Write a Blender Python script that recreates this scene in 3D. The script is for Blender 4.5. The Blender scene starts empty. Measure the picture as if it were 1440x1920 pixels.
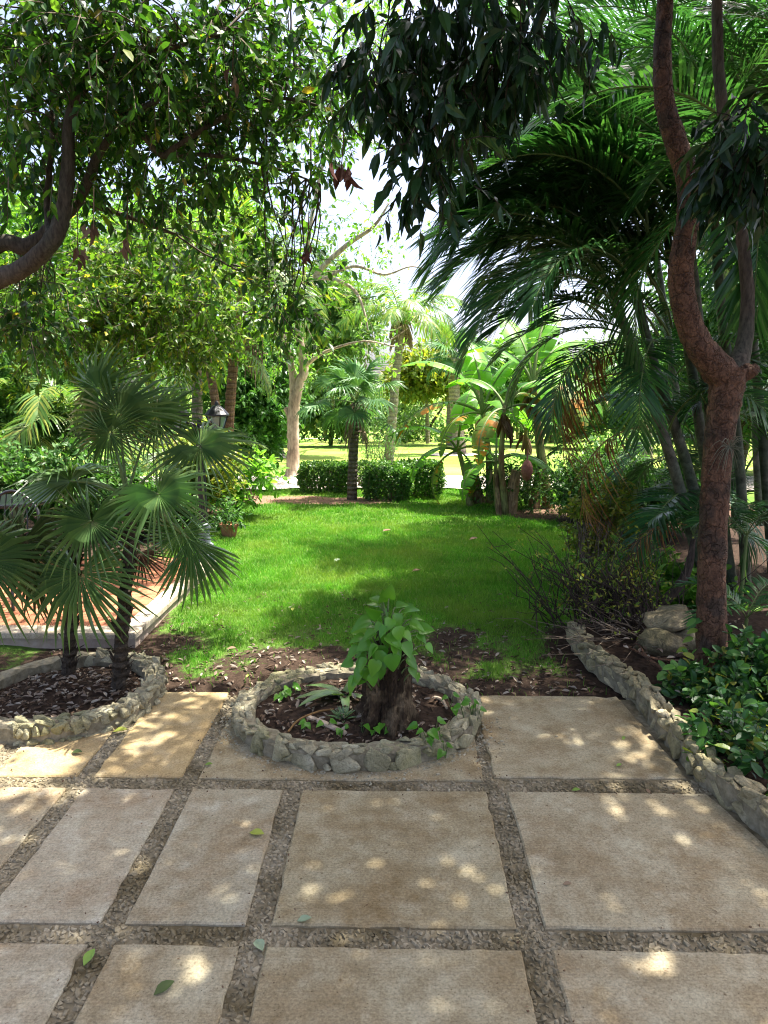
import bpy, bmesh, math, random
import numpy as np
from mathutils import Vector, Matrix, Euler

rng = np.random.default_rng(7)
random.seed(7)
sc = bpy.context.scene
C = sc.collection
R = math.radians

# ------------------------------------------------------------------ camera
CAM_H, F_PX, HORIZON = 2.0, 1332.0, 728.0
PITCH = math.atan((960 - HORIZON) / F_PX)
cam_data = bpy.data.cameras.new('camera')
cam_data.sensor_fit = 'VERTICAL'
cam_data.sensor_height = 24.0
cam_data.lens = 24.0 * F_PX / 1920.0
cam_data.clip_start = 0.05
cam_data.clip_end = 2000
cam = bpy.data.objects.new('camera', cam_data)
cam.location = (0, 0, CAM_H)
cam.rotation_euler = (math.pi / 2 - PITCH, 0, 0)
C.objects.link(cam)
sc.camera = cam

# ------------------------------------------------------------------ sky, sun, exposure
SUN_EL, SUN_AZ = R(69), R(62)            # azimuth from +Y towards +X
SUN_DIR = Vector((math.sin(SUN_AZ) * math.cos(SUN_EL), math.cos(SUN_AZ) * math.cos(SUN_EL), math.sin(SUN_EL)))
world = bpy.data.worlds.new('World')
sc.world = world
world.use_nodes = True
wn = world.node_tree
sky = wn.nodes.new('ShaderNodeTexSky')
sky.sky_type = 'NISHITA'
sky.sun_disc = False
sky.sun_elevation = SUN_EL
sky.sun_rotation = SUN_AZ
sky.air_density = 0.5
sky.dust_density = 4.5
sky.ozone_density = 0.15
wn.links.new(sky.outputs[0], wn.nodes['Background'].inputs[0])
wn.nodes['Background'].inputs[1].default_value = 0.15
sun_data = bpy.data.lights.new('sun', 'SUN')
sun_data.energy = 4.8
sun_data.angle = R(0.6)
sun_data.color = (1.0, 0.95, 0.86)
sun = bpy.data.objects.new('sun', sun_data)
sun.rotation_euler = SUN_DIR.to_track_quat('Z', 'Y').to_euler()
sun.location = (0, 0, 30)
C.objects.link(sun)
sc.view_settings.view_transform = 'Standard'
sc.view_settings.look = 'None'
sc.view_settings.gamma = 1
sc.view_settings.use_curve_mapping = False
sc.view_settings.exposure = 1.9
sc.render.engine = 'CYCLES'
cy = sc.cycles
cy.use_denoising = True
cy.filter_width = 1.1
cy.max_bounces = 8
cy.diffuse_bounces = 4
cy.glossy_bounces = 2
cy.transmission_bounces = 5
cy.transparent_max_bounces = 4
cy.sample_clamp_indirect = 6
cy.caustics_reflective = False
cy.caustics_refractive = False

# ------------------------------------------------------------------ picture -> place
CP, SP = math.cos(PITCH), math.sin(PITCH)
def ray(px, py):
    x = (px - 720) / F_PX; y = (960 - py) / F_PX
    return np.array((x, CP + y * SP, -SP + y * CP))
def at(px, py, Y):
    d = ray(px, py)
    return np.array((0, 0, CAM_H)) + d * (Y / d[1])
GZ = -0.035
def ground_z(X, Y):
    Y = np.asarray(Y, float)
    s = np.clip(Y - 16.5, 0, 45)
    return GZ - 0.045 * s * np.clip(s / 4.0, 0, 1)
def gp(px, py, z=0.0):
    d = ray(px, py)
    t = (z - CAM_H) / d[2]
    return np.array((0, 0, CAM_H)) + d * t
def ggp(px, py):                              # hit on the sloping ground
    d = ray(px, py); t = 1.0
    for i in range(4000):
        p = np.array((0, 0, CAM_H)) + d * t
        if p[2] <= ground_z(p[0], p[1]): break
        t += 0.03
    return p

# ------------------------------------------------------------------ mesh helpers
def norm(v):
    v = np.asarray(v, float)
    return v / np.maximum(np.linalg.norm(v, axis=-1, keepdims=True), 1e-9)

def make_mesh(name, V, faces, mats, smooth=False, mat_idx=None):
    V = np.ascontiguousarray(V, dtype=np.float32)
    me = bpy.data.meshes.new(name)
    me.vertices.add(len(V)); me.vertices.foreach_set('co', V.ravel())
    loops, totals = [], []
    for f in faces:
        f = np.asarray(f, dtype=np.int32)
        if f.size == 0: continue
        loops.append(f.ravel()); totals.append(np.full(len(f), f.shape[1], np.int32))
    loops = np.concatenate(loops); totals = np.concatenate(totals)
    starts = np.concatenate(([0], np.cumsum(totals)[:-1])).astype(np.int32)
    me.loops.add(len(loops)); me.loops.foreach_set('vertex_index', loops)
    me.polygons.add(len(totals)); me.polygons.foreach_set('loop_start', starts)
    try: me.polygons.foreach_set('loop_total', totals)
    except Exception: pass
    if not isinstance(mats, (list, tuple)): mats = [mats]
    for m in mats: me.materials.append(m)
    if mat_idx is not None: me.polygons.foreach_set('material_index', np.asarray(mat_idx, np.int32))
    me.polygons.foreach_set('use_smooth', np.full(len(totals), bool(smooth)))
    me.update(calc_edges=True)
    return me

class MB:
    def __init__(s): s.V, s.F, s.n, s.M = [], [], 0, []
    def add(s, V, F, mi=0):
        V = np.asarray(V, float).reshape(-1, 3)
        for f in F:
            f = np.asarray(f, np.int64)
            if f.size: s.F.append(f + s.n); s.M.append(np.full(len(f), mi))
        s.V.append(V); s.n += len(V)
        return s
    def mesh(s, name, mats, smooth=False):
        return make_mesh(name, np.concatenate(s.V), s.F, mats, smooth, np.concatenate(s.M))

ROOT = {}
def tag(o, label=None, cat=None, group=None, kind=None):
    if label: o['label'] = label
    if cat: o['category'] = cat
    if group: o['group'] = group
    if kind: o['kind'] = kind
    return o
def thing(name, label, cat, loc, group=None):
    o = bpy.data.objects.new(name, None)
    o.empty_display_size = 0.1
    o.location = tuple(float(v) for v in loc)
    C.objects.link(o)
    ROOT[o] = np.array(loc, float)
    return tag(o, label, cat, group)
def link_mesh(name, me, parent=None, M=None):
    """mesh in world coordinates, or in its own with world matrix M"""
    o = bpy.data.objects.new(name, me)
    C.objects.link(o)
    base = ROOT.get(parent, np.zeros(3)) if parent else np.zeros(3)
    if parent:
        o.parent = parent
    W = M if M is not None else Matrix.Identity(4)
    o.matrix_local = Matrix.Translation(-Vector(base)) @ W if parent else W
    if parent: ROOT[o] = base + np.array((Matrix.Translation(-Vector(base)) @ W).translation) if M is None else base
    return o
def part(name, V, F, mat, parent, smooth=False):
    base = ROOT.get(parent, np.zeros(3))
    me = make_mesh(name, np.asarray(V, float) - base, F, mat, smooth)
    o = bpy.data.objects.new(name, me); C.objects.link(o); o.parent = parent
    ROOT[o] = base
    if name in JOINED: o['kind'] = 'stuff'
    return o
def mbpart(name, mb, mat, parent, smooth=False):
    base = ROOT.get(parent, np.zeros(3))
    me = make_mesh(name, np.concatenate(mb.V) - base, mb.F, mat, smooth, np.concatenate(mb.M))
    o = bpy.data.objects.new(name, me); C.objects.link(o); o.parent = parent
    ROOT[o] = base
    if name in JOINED: o['kind'] = 'stuff'
    return o
JOINED = {'stems', 'twigs', 'crown', 'foliage', 'branches', 'upper_crown', 'upper_branches', 'leaf_bases', 'dead_skirt', 'dry_stalks', 'peeling_fibre', 'dead_leaf_bunch', 'dead_leaves', 'leaves', 'spear', 'plant'}
def placed(name, me, parent, M):              # shared mesh data, world matrix M, a part of parent
    base = ROOT.get(parent, np.zeros(3))
    o = bpy.data.objects.new(name, me); C.objects.link(o); o.parent = parent
    o.matrix_local = Matrix.Translation(-Vector(base)) @ M
    return o
def solo(name, V, F, mat, label, cat, group=None, kind=None, smooth=False, loc=None):
    loc = np.array(loc if loc is not None else (0, 0, 0), float)
    me = make_mesh(name, np.asarray(V, float) - loc, F, mat, smooth)
    o = bpy.data.objects.new(name, me); o.location = tuple(loc); C.objects.link(o)
    ROOT[o] = loc
    return tag(o, label, cat, group, kind)
def frame(y, up):
    y = norm(y); up = np.asarray(up, float)
    x = np.cross(y, up)
    if np.linalg.norm(x) < 1e-4: x = np.cross(y, (1, 0.1, 0.2))
    x = norm(x); z = np.cross(x, y)
    return x, y, z
def mat4(loc, y, up, s=1.0):
    x, y, z = frame(y, up)
    if np.isscalar(s): s = (s, s, s)
    M = Matrix(((x[0]*s[0], y[0]*s[1], z[0]*s[2], loc[0]), (x[1]*s[0], y[1]*s[1], z[1]*s[2], loc[1]), (x[2]*s[0], y[2]*s[1], z[2]*s[2], loc[2]), (0, 0, 0, 1)))
    return M

def smooth_path(P, r, sub=5):
    P = np.asarray(P, float); r = np.asarray(r, float)
    if len(P) < 3:
        t = np.linspace(0, 1, sub + 1)[:, None]
        return P[0] + (P[1] - P[0]) * t, r[0] + (r[1] - r[0]) * t[:, 0]
    Q = np.vstack((2 * P[0] - P[1], P, 2 * P[-1] - P[-2])); rr = np.concatenate(([r[0]], r, [r[-1]]))
    out, ro = [], []
    for i in range(1, len(Q) - 2):
        for k in range(sub):
            t = k / sub
            a, b, c, d = Q[i-1], Q[i], Q[i+1], Q[i+2]
            out.append(0.5 * (2*b + (c-a)*t + (2*a-5*b+4*c-d)*t*t + (3*b-a-3*c+d)*t**3))
            ro.append(rr[i] + (rr[i+1] - rr[i]) * t)
    out.append(P[-1]); ro.append(r[-1])
    return np.array(out), np.array(ro)

def tube(P, r, sides=8, rough=0.0, cap=True, seed=None):
    P = np.asarray(P, float); n = len(P)
    r = np.broadcast_to(np.asarray(r, float), (n,))
    T = np.gradient(P, axis=0); T = norm(T)
    ref = np.array((0.0, 0.0, 1.0)) if abs(T[0][2]) < 0.9 else np.array((1.0, 0.0, 0.0))
    u = norm(np.cross(T[0], ref)); U = [u]
    for i in range(1, n):
        u = u - T[i] * np.dot(u, T[i]); u = norm(u); U.append(u)
    U = np.array(U); W = np.cross(T, U)
    a = np.linspace(0, 2 * np.pi, sides, endpoint=False)
    g = np.random.default_rng(seed if seed is not None else int(abs(P[0][0] * 1000)) + n)
    k = 1 + (g.normal(0, rough, (n, sides)) if rough else 0)
    rad = r[:, None] * k
    V = P[:, None, :] + rad[..., None] * (np.cos(a)[None, :, None] * U[:, None, :] + np.sin(a)[None, :, None] * W[:, None, :])
    V = V.reshape(-1, 3)
    i = np.arange(n - 1)[:, None] * sides; j = np.arange(sides)[None, :]; j2 = (j + 1) % sides
    F = np.stack((i + j, i + j2, i + sides + j2, i + sides + j), -1).reshape(-1, 4)
    Fs = [F]
    if cap:
        V = np.vstack((V, P[0], P[-1])); c0, c1 = len(V) - 2, len(V) - 1
        jj = np.arange(sides); j3 = (jj + 1) % sides
        Fs.append(np.stack((j3, jj, np.full(sides, c0)), -1))
        b = (n - 1) * sides
        Fs.append(np.stack((b + jj, b + j3, np.full(sides, c1)), -1))
    return V, Fs
def stube(P, r, sides=8, sub=5, rough=0.0, seed=None):
    return tube(*smooth_path(P, r, sub), sides=sides, rough=rough, seed=seed)

def lathe(prof, seg=16, c=(0, 0, 0)):
    prof = np.asarray(prof, float); a = np.linspace(0, 2*np.pi, seg, endpoint=False)
    V = np.stack((prof[:, 0][:, None]*np.cos(a), prof[:, 0][:, None]*np.sin(a), np.repeat(prof[:, 1][:, None], seg, 1)), -1).reshape(-1, 3) + np.asarray(c, float)
    n = len(prof); i = np.arange(n-1)[:, None]*seg; j = np.arange(seg)[None]; j2 = (j+1) % seg
    return V, [np.stack((i+j, i+j2, i+seg+j2, i+seg+j), -1).reshape(-1, 4)]

def prism(poly, z0, z1, bevel=0.0):
    """upright prism over polygon poly (counter-clockwise), top edge bevelled"""
    poly = np.asarray(poly, float)[:, :2]; n = len(poly)
    c = poly.mean(0)
    rings = [np.c_[poly, np.full(n, z0)], np.c_[poly, np.full(n, z1 - bevel)]]
    if bevel:
        d = c - poly; d = d / np.linalg.norm(d, axis=1, keepdims=True) * bevel * 1.3
        rings.append(np.c_[poly + d, np.full(n, z1)])
    V = np.vstack(rings); F4 = []
    for k in range(len(rings) - 1):
        for j in range(n):
            F4.append((k*n + j, k*n + (j+1) % n, (k+1)*n + (j+1) % n, (k+1)*n + j))
    top = [list(range((len(rings)-1)*n, len(rings)*n))]
    return V, [np.array(F4), np.array(top)]

def clip_poly(poly, a, b):                   # keep what lies left of the line a->b
    out = []; a = np.asarray(a, float)[:2]; b = np.asarray(b, float)[:2]
    side = lambda p: (b[0]-a[0])*(p[1]-a[1]) - (b[1]-a[1])*(p[0]-a[0])
    for i in range(len(poly)):
        p, q = np.asarray(poly[i], float)[:2], np.asarray(poly[(i+1) % len(poly)], float)[:2]
        sp, sq = side(p), side(q)
        if sp >= 0: out.append(p)
        if sp * sq < 0: out.append(p + (q - p) * (sp / (sp - sq)))
    return out

# ------------------------------------------------------------------ materials
def new_mat(name):
    m = bpy.data.materials.new(name); m.use_nodes = True
    nt = m.node_tree; nt.nodes.clear()
    out = nt.nodes.new('ShaderNodeOutputMaterial')
    return m, nt, out
def N(nt, t, **kw):
    n = nt.nodes.new(t)
    for k, v in kw.items():
        if k in n.inputs: n.inputs[k].default_value = v
        else: setattr(n, k, v)
    return n
def ramp(nt, stops, fac=None):
    r = nt.nodes.new('ShaderNodeValToRGB')
    e = r.color_ramp.elements
    e[0].position, e[0].color = stops[0][0], (*stops[0][1], 1)
    e[1].position, e[1].color = stops[-1][0], (*stops[-1][1], 1)
    for p, c in stops[1:-1]:
        k = e.new(p); k.color = (*c, 1)
    if fac is not None: nt.links.new(fac, r.inputs[0])
    return r
def noise(nt, vec, scale, detail=4, rough=0.6):
    n = nt.nodes.new('ShaderNodeTexNoise')
    n.inputs['Scale'].default_value = scale; n.inputs['Detail'].default_value = detail; n.inputs['Roughness'].default_value = rough
    if vec is not None: nt.links.new(vec, n.inputs['Vector'])
    return n
def mixc(nt, a, b, fac, mode='MIX'):
    m = nt.nodes.new('ShaderNodeMix'); m.data_type = 'RGBA'; m.blend_type = mode
    for s, v in ((m.inputs[0], fac), (m.inputs[6], a), (m.inputs[7], b)):
        if hasattr(v, 'is_linked'): nt.links.new(v, s)
        elif isinstance(v, (int, float)): s.default_value = v
        else: s.default_value = (*v, 1)
    return m.outputs[2]
def worldpos(nt):
    return nt.nodes.new('ShaderNodeNewGeometry').outputs['Position']
def bump(nt, height, strength=0.4, dist=0.01):
    b = nt.nodes.new('ShaderNodeBump'); b.inputs['Strength'].default_value = strength; b.inputs['Distance'].default_value = dist
    nt.links.new(height, b.inputs['Height'])
    return b.outputs[0]
def principled(nt, out, color, rough=0.8, normal=None, spec=0.3, metallic=0.0):
    p = nt.nodes.new('ShaderNodeBsdfPrincipled')
    p.inputs['Roughness'].default_value = rough
    p.inputs['Specular IOR Level'].default_value = spec
    p.inputs['Metallic'].default_value = metallic
    if hasattr(color, 'is_linked'): nt.links.new(color, p.inputs['Base Color'])
    else: p.inputs['Base Color'].default_value = (*color, 1)
    if normal is not None: nt.links.new(normal, p.inputs['Normal'])
    if out is not None: nt.links.new(p.outputs[0], out.inputs[0])
    return p

def leaf_mat(name, stops, trans=0.35, rough=0.42, spec=0.35, tint=(1.5, 1.6, 0.7), blot=None, dry=None):
    m, nt, out = new_mat(name)
    g = nt.nodes.new('ShaderNodeNewGeometry')
    oi = nt.nodes.new('ShaderNodeObjectInfo')
    add = N(nt, 'ShaderNodeMath', operation='ADD'); nt.links.new(g.outputs['Random Per Island'], add.inputs[0])
    ml = N(nt, 'ShaderNodeMath', operation='MULTIPLY'); nt.links.new(oi.outputs['Random'], ml.inputs[0]); ml.inputs[1].default_value = 0.35
    nt.links.new(ml.outputs[0], add.inputs[1])
    fr = N(nt, 'ShaderNodeMath', operation='FRACT'); nt.links.new(add.outputs[0], fr.inputs[0])
    r = ramp(nt, stops, fr.outputs[0])
    nz = noise(nt, g.outputs['Position'], 1.3, 2)
    hs = nt.nodes.new('ShaderNodeHueSaturation'); nt.links.new(r.outputs[0], hs.inputs['Color'])
    mr = N(nt, 'ShaderNodeMapRange'); nt.links.new(nz.outputs[0], mr.inputs[0])
    mr.inputs[1].default_value = 0.3; mr.inputs[2].default_value = 0.7; mr.inputs[3].default_value = 0.75; mr.inputs[4].default_value = 1.3
    nt.links.new(mr.outputs[0], hs.inputs['Value'])
    col = hs.outputs[0]
    if dry:                                    # patches of drier blades
        nd = noise(nt, g.outputs['Position'], 0.9, 4, .65)
        col = mixc(nt, col, dry, ramp(nt, ((0.45, (0, 0, 0)), (0.72, (.75,) * 3)), nd.outputs[0]).outputs[0])
    if blot:                                   # brown or yellow blotches
        nb = noise(nt, g.outputs['Position'], blot[1], 3)
        rb = ramp(nt, ((blot[2], (0, 0, 0)), (blot[2] + 0.08, (1, 1, 1))), nb.outputs[0])
        col = mixc(nt, col, blot[0], rb.outputs[0])
    p = principled(nt, None, col, rough, None, spec)
    t = nt.nodes.new('ShaderNodeBsdfTranslucent')
    nt.links.new(mixc(nt, col, tint, 1.0, 'MULTIPLY'), t.inputs[0])
    mx = nt.nodes.new('ShaderNodeMixShader'); mx.inputs[0].default_value = trans
    nt.links.new(p.outputs[0], mx.inputs[1]); nt.links.new(t.outputs[0], mx.inputs[2]); nt.links.new(mx.outputs[0], out.inputs[0])
    return m

def bark_mat(name, c1, c2, c3=None, scale=6, stretch=(1, 1, 0.25), b=0.5, rings=0, rough=0.85, ringdark=0.6, flakes=0):
    m, nt, out = new_mat(name)
    pos = worldpos(nt)
    mp = nt.nodes.new('ShaderNodeMapping'); mp.inputs['Scale'].default_value = stretch; nt.links.new(pos, mp.inputs[0])
    n1 = noise(nt, mp.outputs[0], scale, 6, 0.65)
    n2 = noise(nt, pos, scale * 0.35, 3)
    n3 = noise(nt, mp.outputs[0], scale * 6, 4, 0.7)
    col = ramp(nt, ((0.3, c1), (0.7, c2)), n1.outputs[0]).outputs[0]
    if c3:
        col = mixc(nt, col, c3, ramp(nt, ((0.5, (0, 0, 0)), (0.62, (1, 1, 1))), n2.outputs[0]).outputs[0])
    col = mixc(nt, col, ramp(nt, ((0.34, (0.35,)*3), (0.5, (0.9,)*3), (0.68, (1.45,)*3)), n3.outputs[0]).outputs[0], 0.8, 'MULTIPLY')
    h = n1.outputs[0]
    if flakes:
        vo = nt.nodes.new('ShaderNodeTexVoronoi'); vo.feature = 'DISTANCE_TO_EDGE'; vo.inputs['Scale'].default_value = flakes
        mm = nt.nodes.new('ShaderNodeMapping'); mm.inputs['Scale'].default_value = (1, 1, .55); nw = noise(nt, pos, 14, 3); wa = N(nt, 'ShaderNodeVectorMath', operation='MULTIPLY_ADD'); nt.links.new(nw.outputs['Color'], wa.inputs[0]); wa.inputs[1].default_value = (.12,) * 3; nt.links.new(pos, wa.inputs[2]); nt.links.new(wa.outputs[0], mm.inputs[0]); nt.links.new(mm.outputs[0], vo.inputs['Vector'])
        rv = ramp(nt, ((0.0, (.35, .3, .28)), (0.09, (1, 1, 1))), vo.outputs['Distance'])
        fm = ramp(nt, ((0.48, (0,) * 3), (0.62, (1,) * 3)), noise(nt, pos, 4, 3).outputs[0])
        col = mixc(nt, col, mixc(nt, (1, 1, 1), rv.outputs[0], fm.outputs[0]), 0.45, 'MULTIPLY')
        ad = N(nt, 'ShaderNodeMath', operation='MULTIPLY_ADD'); nt.links.new(rv.outputs[0], ad.inputs[0]); ad.inputs[1].default_value = .7; nt.links.new(n1.outputs[0], ad.inputs[2]); h = ad.outputs[0]
    if rings:
        w = nt.nodes.new('ShaderNodeTexWave'); w.bands_direction = 'Z'; w.inputs['Scale'].default_value = rings; w.inputs['Distortion'].default_value = 1.2; w.inputs['Detail'].default_value = 2
        nt.links.new(pos, w.inputs[0])
        rw = ramp(nt, ((0.0, (ringdark,)*3), (0.25, (1, 1, 1))), w.outputs[1])
        col = mixc(nt, col, rw.outputs[0], 1.0, 'MULTIPLY')
        ad = N(nt, 'ShaderNodeMath', operation='ADD'); nt.links.new(n1.outputs[0], ad.inputs[0]); nt.links.new(w.outputs[1], ad.inputs[1]); h = ad.outputs[0]
    principled(nt, out, col, rough, bump(nt, h, b, 0.02), 0.2)
    return m

def stone_mat(name, stops, scale=9, moss=None, b=0.9):
    m, nt, out = new_mat(name)
    pos = worldpos(nt); oi = nt.nodes.new('ShaderNodeObjectInfo')
    n1 = noise(nt, pos, scale, 6, 0.65); n2 = noise(nt, pos, scale * 7, 4, 0.7); n3 = noise(nt, pos, 2.2, 3)
    col = ramp(nt, stops, n1.outputs[0]).outputs[0]
    hs = nt.nodes.new('ShaderNodeHueSaturation'); nt.links.new(col, hs.inputs['Color'])
    mr = N(nt, 'ShaderNodeMapRange'); nt.links.new(oi.outputs['Random'], mr.inputs[0]); mr.inputs[3].default_value = 0.72; mr.inputs[4].default_value = 1.2
    nt.links.new(mr.outputs[0], hs.inputs['Value']); col = hs.outputs[0]
    if moss: col = mixc(nt, col, moss, ramp(nt, ((0.45, (0, 0, 0)), (0.66, (0.75,)*3)), n3.outputs[0]).outputs[0])
    col = mixc(nt, col, ramp(nt, ((0.32, (0.5,)*3), (0.55, (1.05,)*3)), n2.outputs[0]).outputs[0], 0.7, 'MULTIPLY')
    ad = N(nt, 'ShaderNodeMath', operation='ADD'); nt.links.new(n1.outputs[0], ad.inputs[0]); nt.links.new(n2.outputs[0], ad.inputs[1])
    principled(nt, out, col, 0.9, bump(nt, ad.outputs[0], b, 0.02), 0.2)
    return m

def concrete_mat(name, base, stain, pale, broom=True):
    m, nt, out = new_mat(name)
    pos = worldpos(nt); oi = nt.nodes.new('ShaderNodeObjectInfo')
    off = N(nt, 'ShaderNodeVectorMath', operation='ADD'); nt.links.new(pos, off.inputs[0])
    cmb = nt.nodes.new('ShaderNodeCombineXYZ'); ml = N(nt, 'ShaderNodeMath', operation='MULTIPLY'); ml.inputs[1].default_value = 40
    nt.links.new(oi.outputs['Random'], ml.inputs[0]); nt.links.new(ml.outputs[0], cmb.inputs[0]); nt.links.new(cmb.outputs[0], off.inputs[1])
    v = off.outputs[0]
    big = noise(nt, v, 2.6, 6, 0.68); mid = noise(nt, v, 11, 6, 0.7); fine = noise(nt, v, 90, 5, 0.8); pale_n = noise(nt, v, 3.7, 5, 0.7)
    col = ramp(nt, ((0.36, base), (0.5, tuple((a+b_)/2 for a, b_ in zip(base, stain))), (0.64, stain)), big.outputs[0]).outputs[0]
    col = mixc(nt, col, pale, ramp(nt, ((0.5, (0,)*3), (0.72, (0.8,)*3)), pale_n.outputs[0]).outputs[0])
    col = mixc(nt, col, ramp(nt, ((0.28, (0.5, 0.44, 0.36)), (0.42, (0.86, 0.82, 0.76)), (0.58, (1.12,)*3)), mid.outputs[0]).outputs[0], 0.6, 'MULTIPLY')
    col = mixc(nt, col, ramp(nt, ((0.33, (0.5,)*3), (0.5, (0.95,)*3), (0.66, (1.3,)*3)), fine.outputs[0]).outputs[0], 0.85, 'MULTIPLY')
    vor = nt.nodes.new('ShaderNodeTexVoronoi'); vor.inputs['Scale'].default_value = 46; nt.links.new(v, vor.inputs['Vector'])
    pit = ramp(nt, ((0.05, (0.25, 0.2, 0.15)), (0.13, (1, 1, 1))), vor.outputs['Distance'])
    vm = noise(nt, v, 5, 3); pm = ramp(nt, ((0.44, (0,)*3), (0.56, (1,)*3)), vm.outputs[0])
    col = mixc(nt, col, mixc(nt, (1, 1, 1), pit.outputs[0], pm.outputs[0]), 1.0, 'MULTIPLY')
    vo2 = nt.nodes.new('ShaderNodeTexVoronoi'); vo2.inputs['Scale'].default_value = 15; nt.links.new(v, vo2.inputs['Vector'])
    sp = ramp(nt, ((0.03, (.28, .2, .14)), (0.11, (1, 1, 1))), vo2.outputs['Distance']); sm = ramp(nt, ((0.5, (0,)*3), (0.56, (1,)*3)), noise(nt, v, 7, 3).outputs[0])
    col = mixc(nt, col, mixc(nt, (1, 1, 1), sp.outputs[0], sm.outputs[0]), 0.8, 'MULTIPLY')
    hv = nt.nodes.new('ShaderNodeHueSaturation'); nt.links.new(col, hv.inputs['Color']); mv = N(nt, 'ShaderNodeMapRange'); nt.links.new(oi.outputs['Random'], mv.inputs[0]); mv.inputs[3].default_value = 0.92; mv.inputs[4].default_value = 1.07; nt.links.new(mv.outputs[0], hv.inputs['Value'])
    ms = N(nt, 'ShaderNodeMapRange'); nt.links.new(oi.outputs['Random'], ms.inputs[0]); ms.inputs[3].default_value = 1.12; ms.inputs[4].default_value = 0.97; nt.links.new(ms.outputs[0], hv.inputs['Saturation']); col = hv.outputs[0]
    h = fine.outputs[0]
    if broom:
        w = nt.nodes.new('ShaderNodeTexWave'); w.bands_direction = 'Y'; w.inputs['Scale'].default_value = 26; w.inputs['Distortion'].default_value = 2.5; w.inputs['Detail'].default_value = 3; w.inputs['Detail Scale'].default_value = 3
        nt.links.new(v, w.inputs[0])
        col = mixc(nt, col, ramp(nt, ((0.0, (0.9,)*3), (0.5, (1.03,)*3)), w.outputs[1]).outputs[0], 0.5, 'MULTIPLY')
        ad = N(nt, 'ShaderNodeMath', operation='MULTIPLY_ADD'); nt.links.new(w.outputs[1], ad.inputs[0]); ad.inputs[1].default_value = 0.2; nt.links.new(fine.outputs[0], ad.inputs[2]); h = ad.outputs[0]
    principled(nt, out, col, 0.88, bump(nt, h, 0.35, 0.004), 0.25)
    return m

def simple_mat(name, c1, c2, scale=8, rough=0.7, spec=0.3, metallic=0.0, b=0.2, island=False, mottle=0):
    m, nt, out = new_mat(name)
    pos = worldpos(nt)
    n1 = noise(nt, pos, scale, 5)
    fac = n1.outputs[0]
    if island:
        g = nt.nodes.new('ShaderNodeNewGeometry'); fac = g.outputs['Random Per Island']
        col = ramp(nt, ((0.0, c1), (1.0, c2)), fac).outputs[0]
        col = mixc(nt, col, ramp(nt, ((0.3, (0.6,)*3), (0.65, (1.15,)*3)), noise(nt, pos, scale, 4).outputs[0]).outputs[0], 0.8, 'MULTIPLY')
    else:
        col = ramp(nt, ((0.32, c1), (0.68, c2)), fac).outputs[0]
    if mottle: col = mixc(nt, col, ramp(nt, ((0.36, (0.6, 0.56, 0.46)), (0.62, (1.25,)*3)), noise(nt, pos, mottle, 4).outputs[0]).outputs[0], 1.0, 'MULTIPLY')
    principled(nt, out, col, rough, bump(nt, n1.outputs[0], b, 0.01), spec, metallic)
    return m

MAT = {}
MAT['slab_grey'] = concrete_mat('slab_grey', (0.37, 0.34, 0.25), (0.275, 0.213, 0.134), (0.465, 0.435, 0.345))
MAT['slab_tan'] = concrete_mat('slab_tan', (0.35, 0.312, 0.214), (0.245, 0.187, 0.108), (0.43, 0.395, 0.288))
MAT['slab_ochre'] = concrete_mat('slab_ochre', (0.42, 0.325, 0.18), (0.35, 0.265, 0.145), (0.44, 0.38, 0.265), broom=False)
MAT['mortar'] = simple_mat('mortar', (0.13, 0.11, 0.073), (0.25, 0.215, 0.15), 30, 0.95, 0.1, b=0.6, mottle=3.5)
MAT['mortar_joint'] = simple_mat('mortar_joint', (0.15, 0.13, 0.085), (0.33, 0.29, 0.20), 22, 0.95, 0.1, b=0.8)
MAT['mortar_pale'] = simple_mat('mortar_pale', (0.24, 0.22, 0.155), (0.40, 0.37, 0.275), 22, 0.95, 0.1, b=0.8)
MAT['pebble'] = simple_mat('pebble', (0.19, 0.162, 0.108), (0.32, 0.275, 0.19), 40, 0.85, 0.2, island=True, mottle=3.5)
MAT['limestone'] = stone_mat('limestone', ((0.3, (0.29, 0.255, 0.155)), (0.55, (0.46, 0.42, 0.28)), (0.75, (0.58, 0.54, 0.40))), 8, moss=(0.25, 0.24, 0.11))
MAT['limestone_warm'] = stone_mat('limestone_warm', ((0.3, (0.28, 0.23, 0.125)), (0.55, (0.44, 0.38, 0.235)), (0.75, (0.54, 0.485, 0.34))), 8, moss=(0.24, 0.22, 0.11))
MAT['boulder'] = stone_mat('boulder', ((0.3, (0.16, 0.125, 0.075)), (0.55, (0.34, 0.285, 0.18)), (0.75, (0.44, 0.38, 0.26))), 5, moss=(0.15, 0.135, 0.07))
MAT['soil'] = simple_mat('soil', (0.022, 0.014, 0.010), (0.062, 0.042, 0.030), 26, 0.98, 0.1, b=1.0)
MAT['terracotta_tile'] = stone_mat('terracotta_tile', ((0.3, (0.30, 0.11, 0.055)), (0.55, (0.40, 0.165, 0.085)), (0.75, (0.46, 0.22, 0.13))), 6, b=0.2)
MAT['terrace_kerb'] = concrete_mat('terrace_kerb', (0.46, 0.40, 0.31), (0.36, 0.30, 0.21), (0.54, 0.49, 0.41), broom=False)
MAT['grout'] = simple_mat('grout', (0.33, 0.25, 0.19), (0.42, 0.34, 0.28), 20, 0.9)
MAT['iron'] = simple_mat('iron', (0.012, 0.013, 0.015), (0.03, 0.032, 0.036), 30, 0.38, 0.5, b=0.1)
MAT['post_paint'] = simple_mat('post_paint', (0.03, 0.04, 0.055), (0.16, 0.18, 0.21), 7, 0.5, 0.4, b=0.2)
MAT['pot'] = simple_mat('pot', (0.26, 0.10, 0.055), (0.38, 0.17, 0.10), 12, 0.85)
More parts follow.
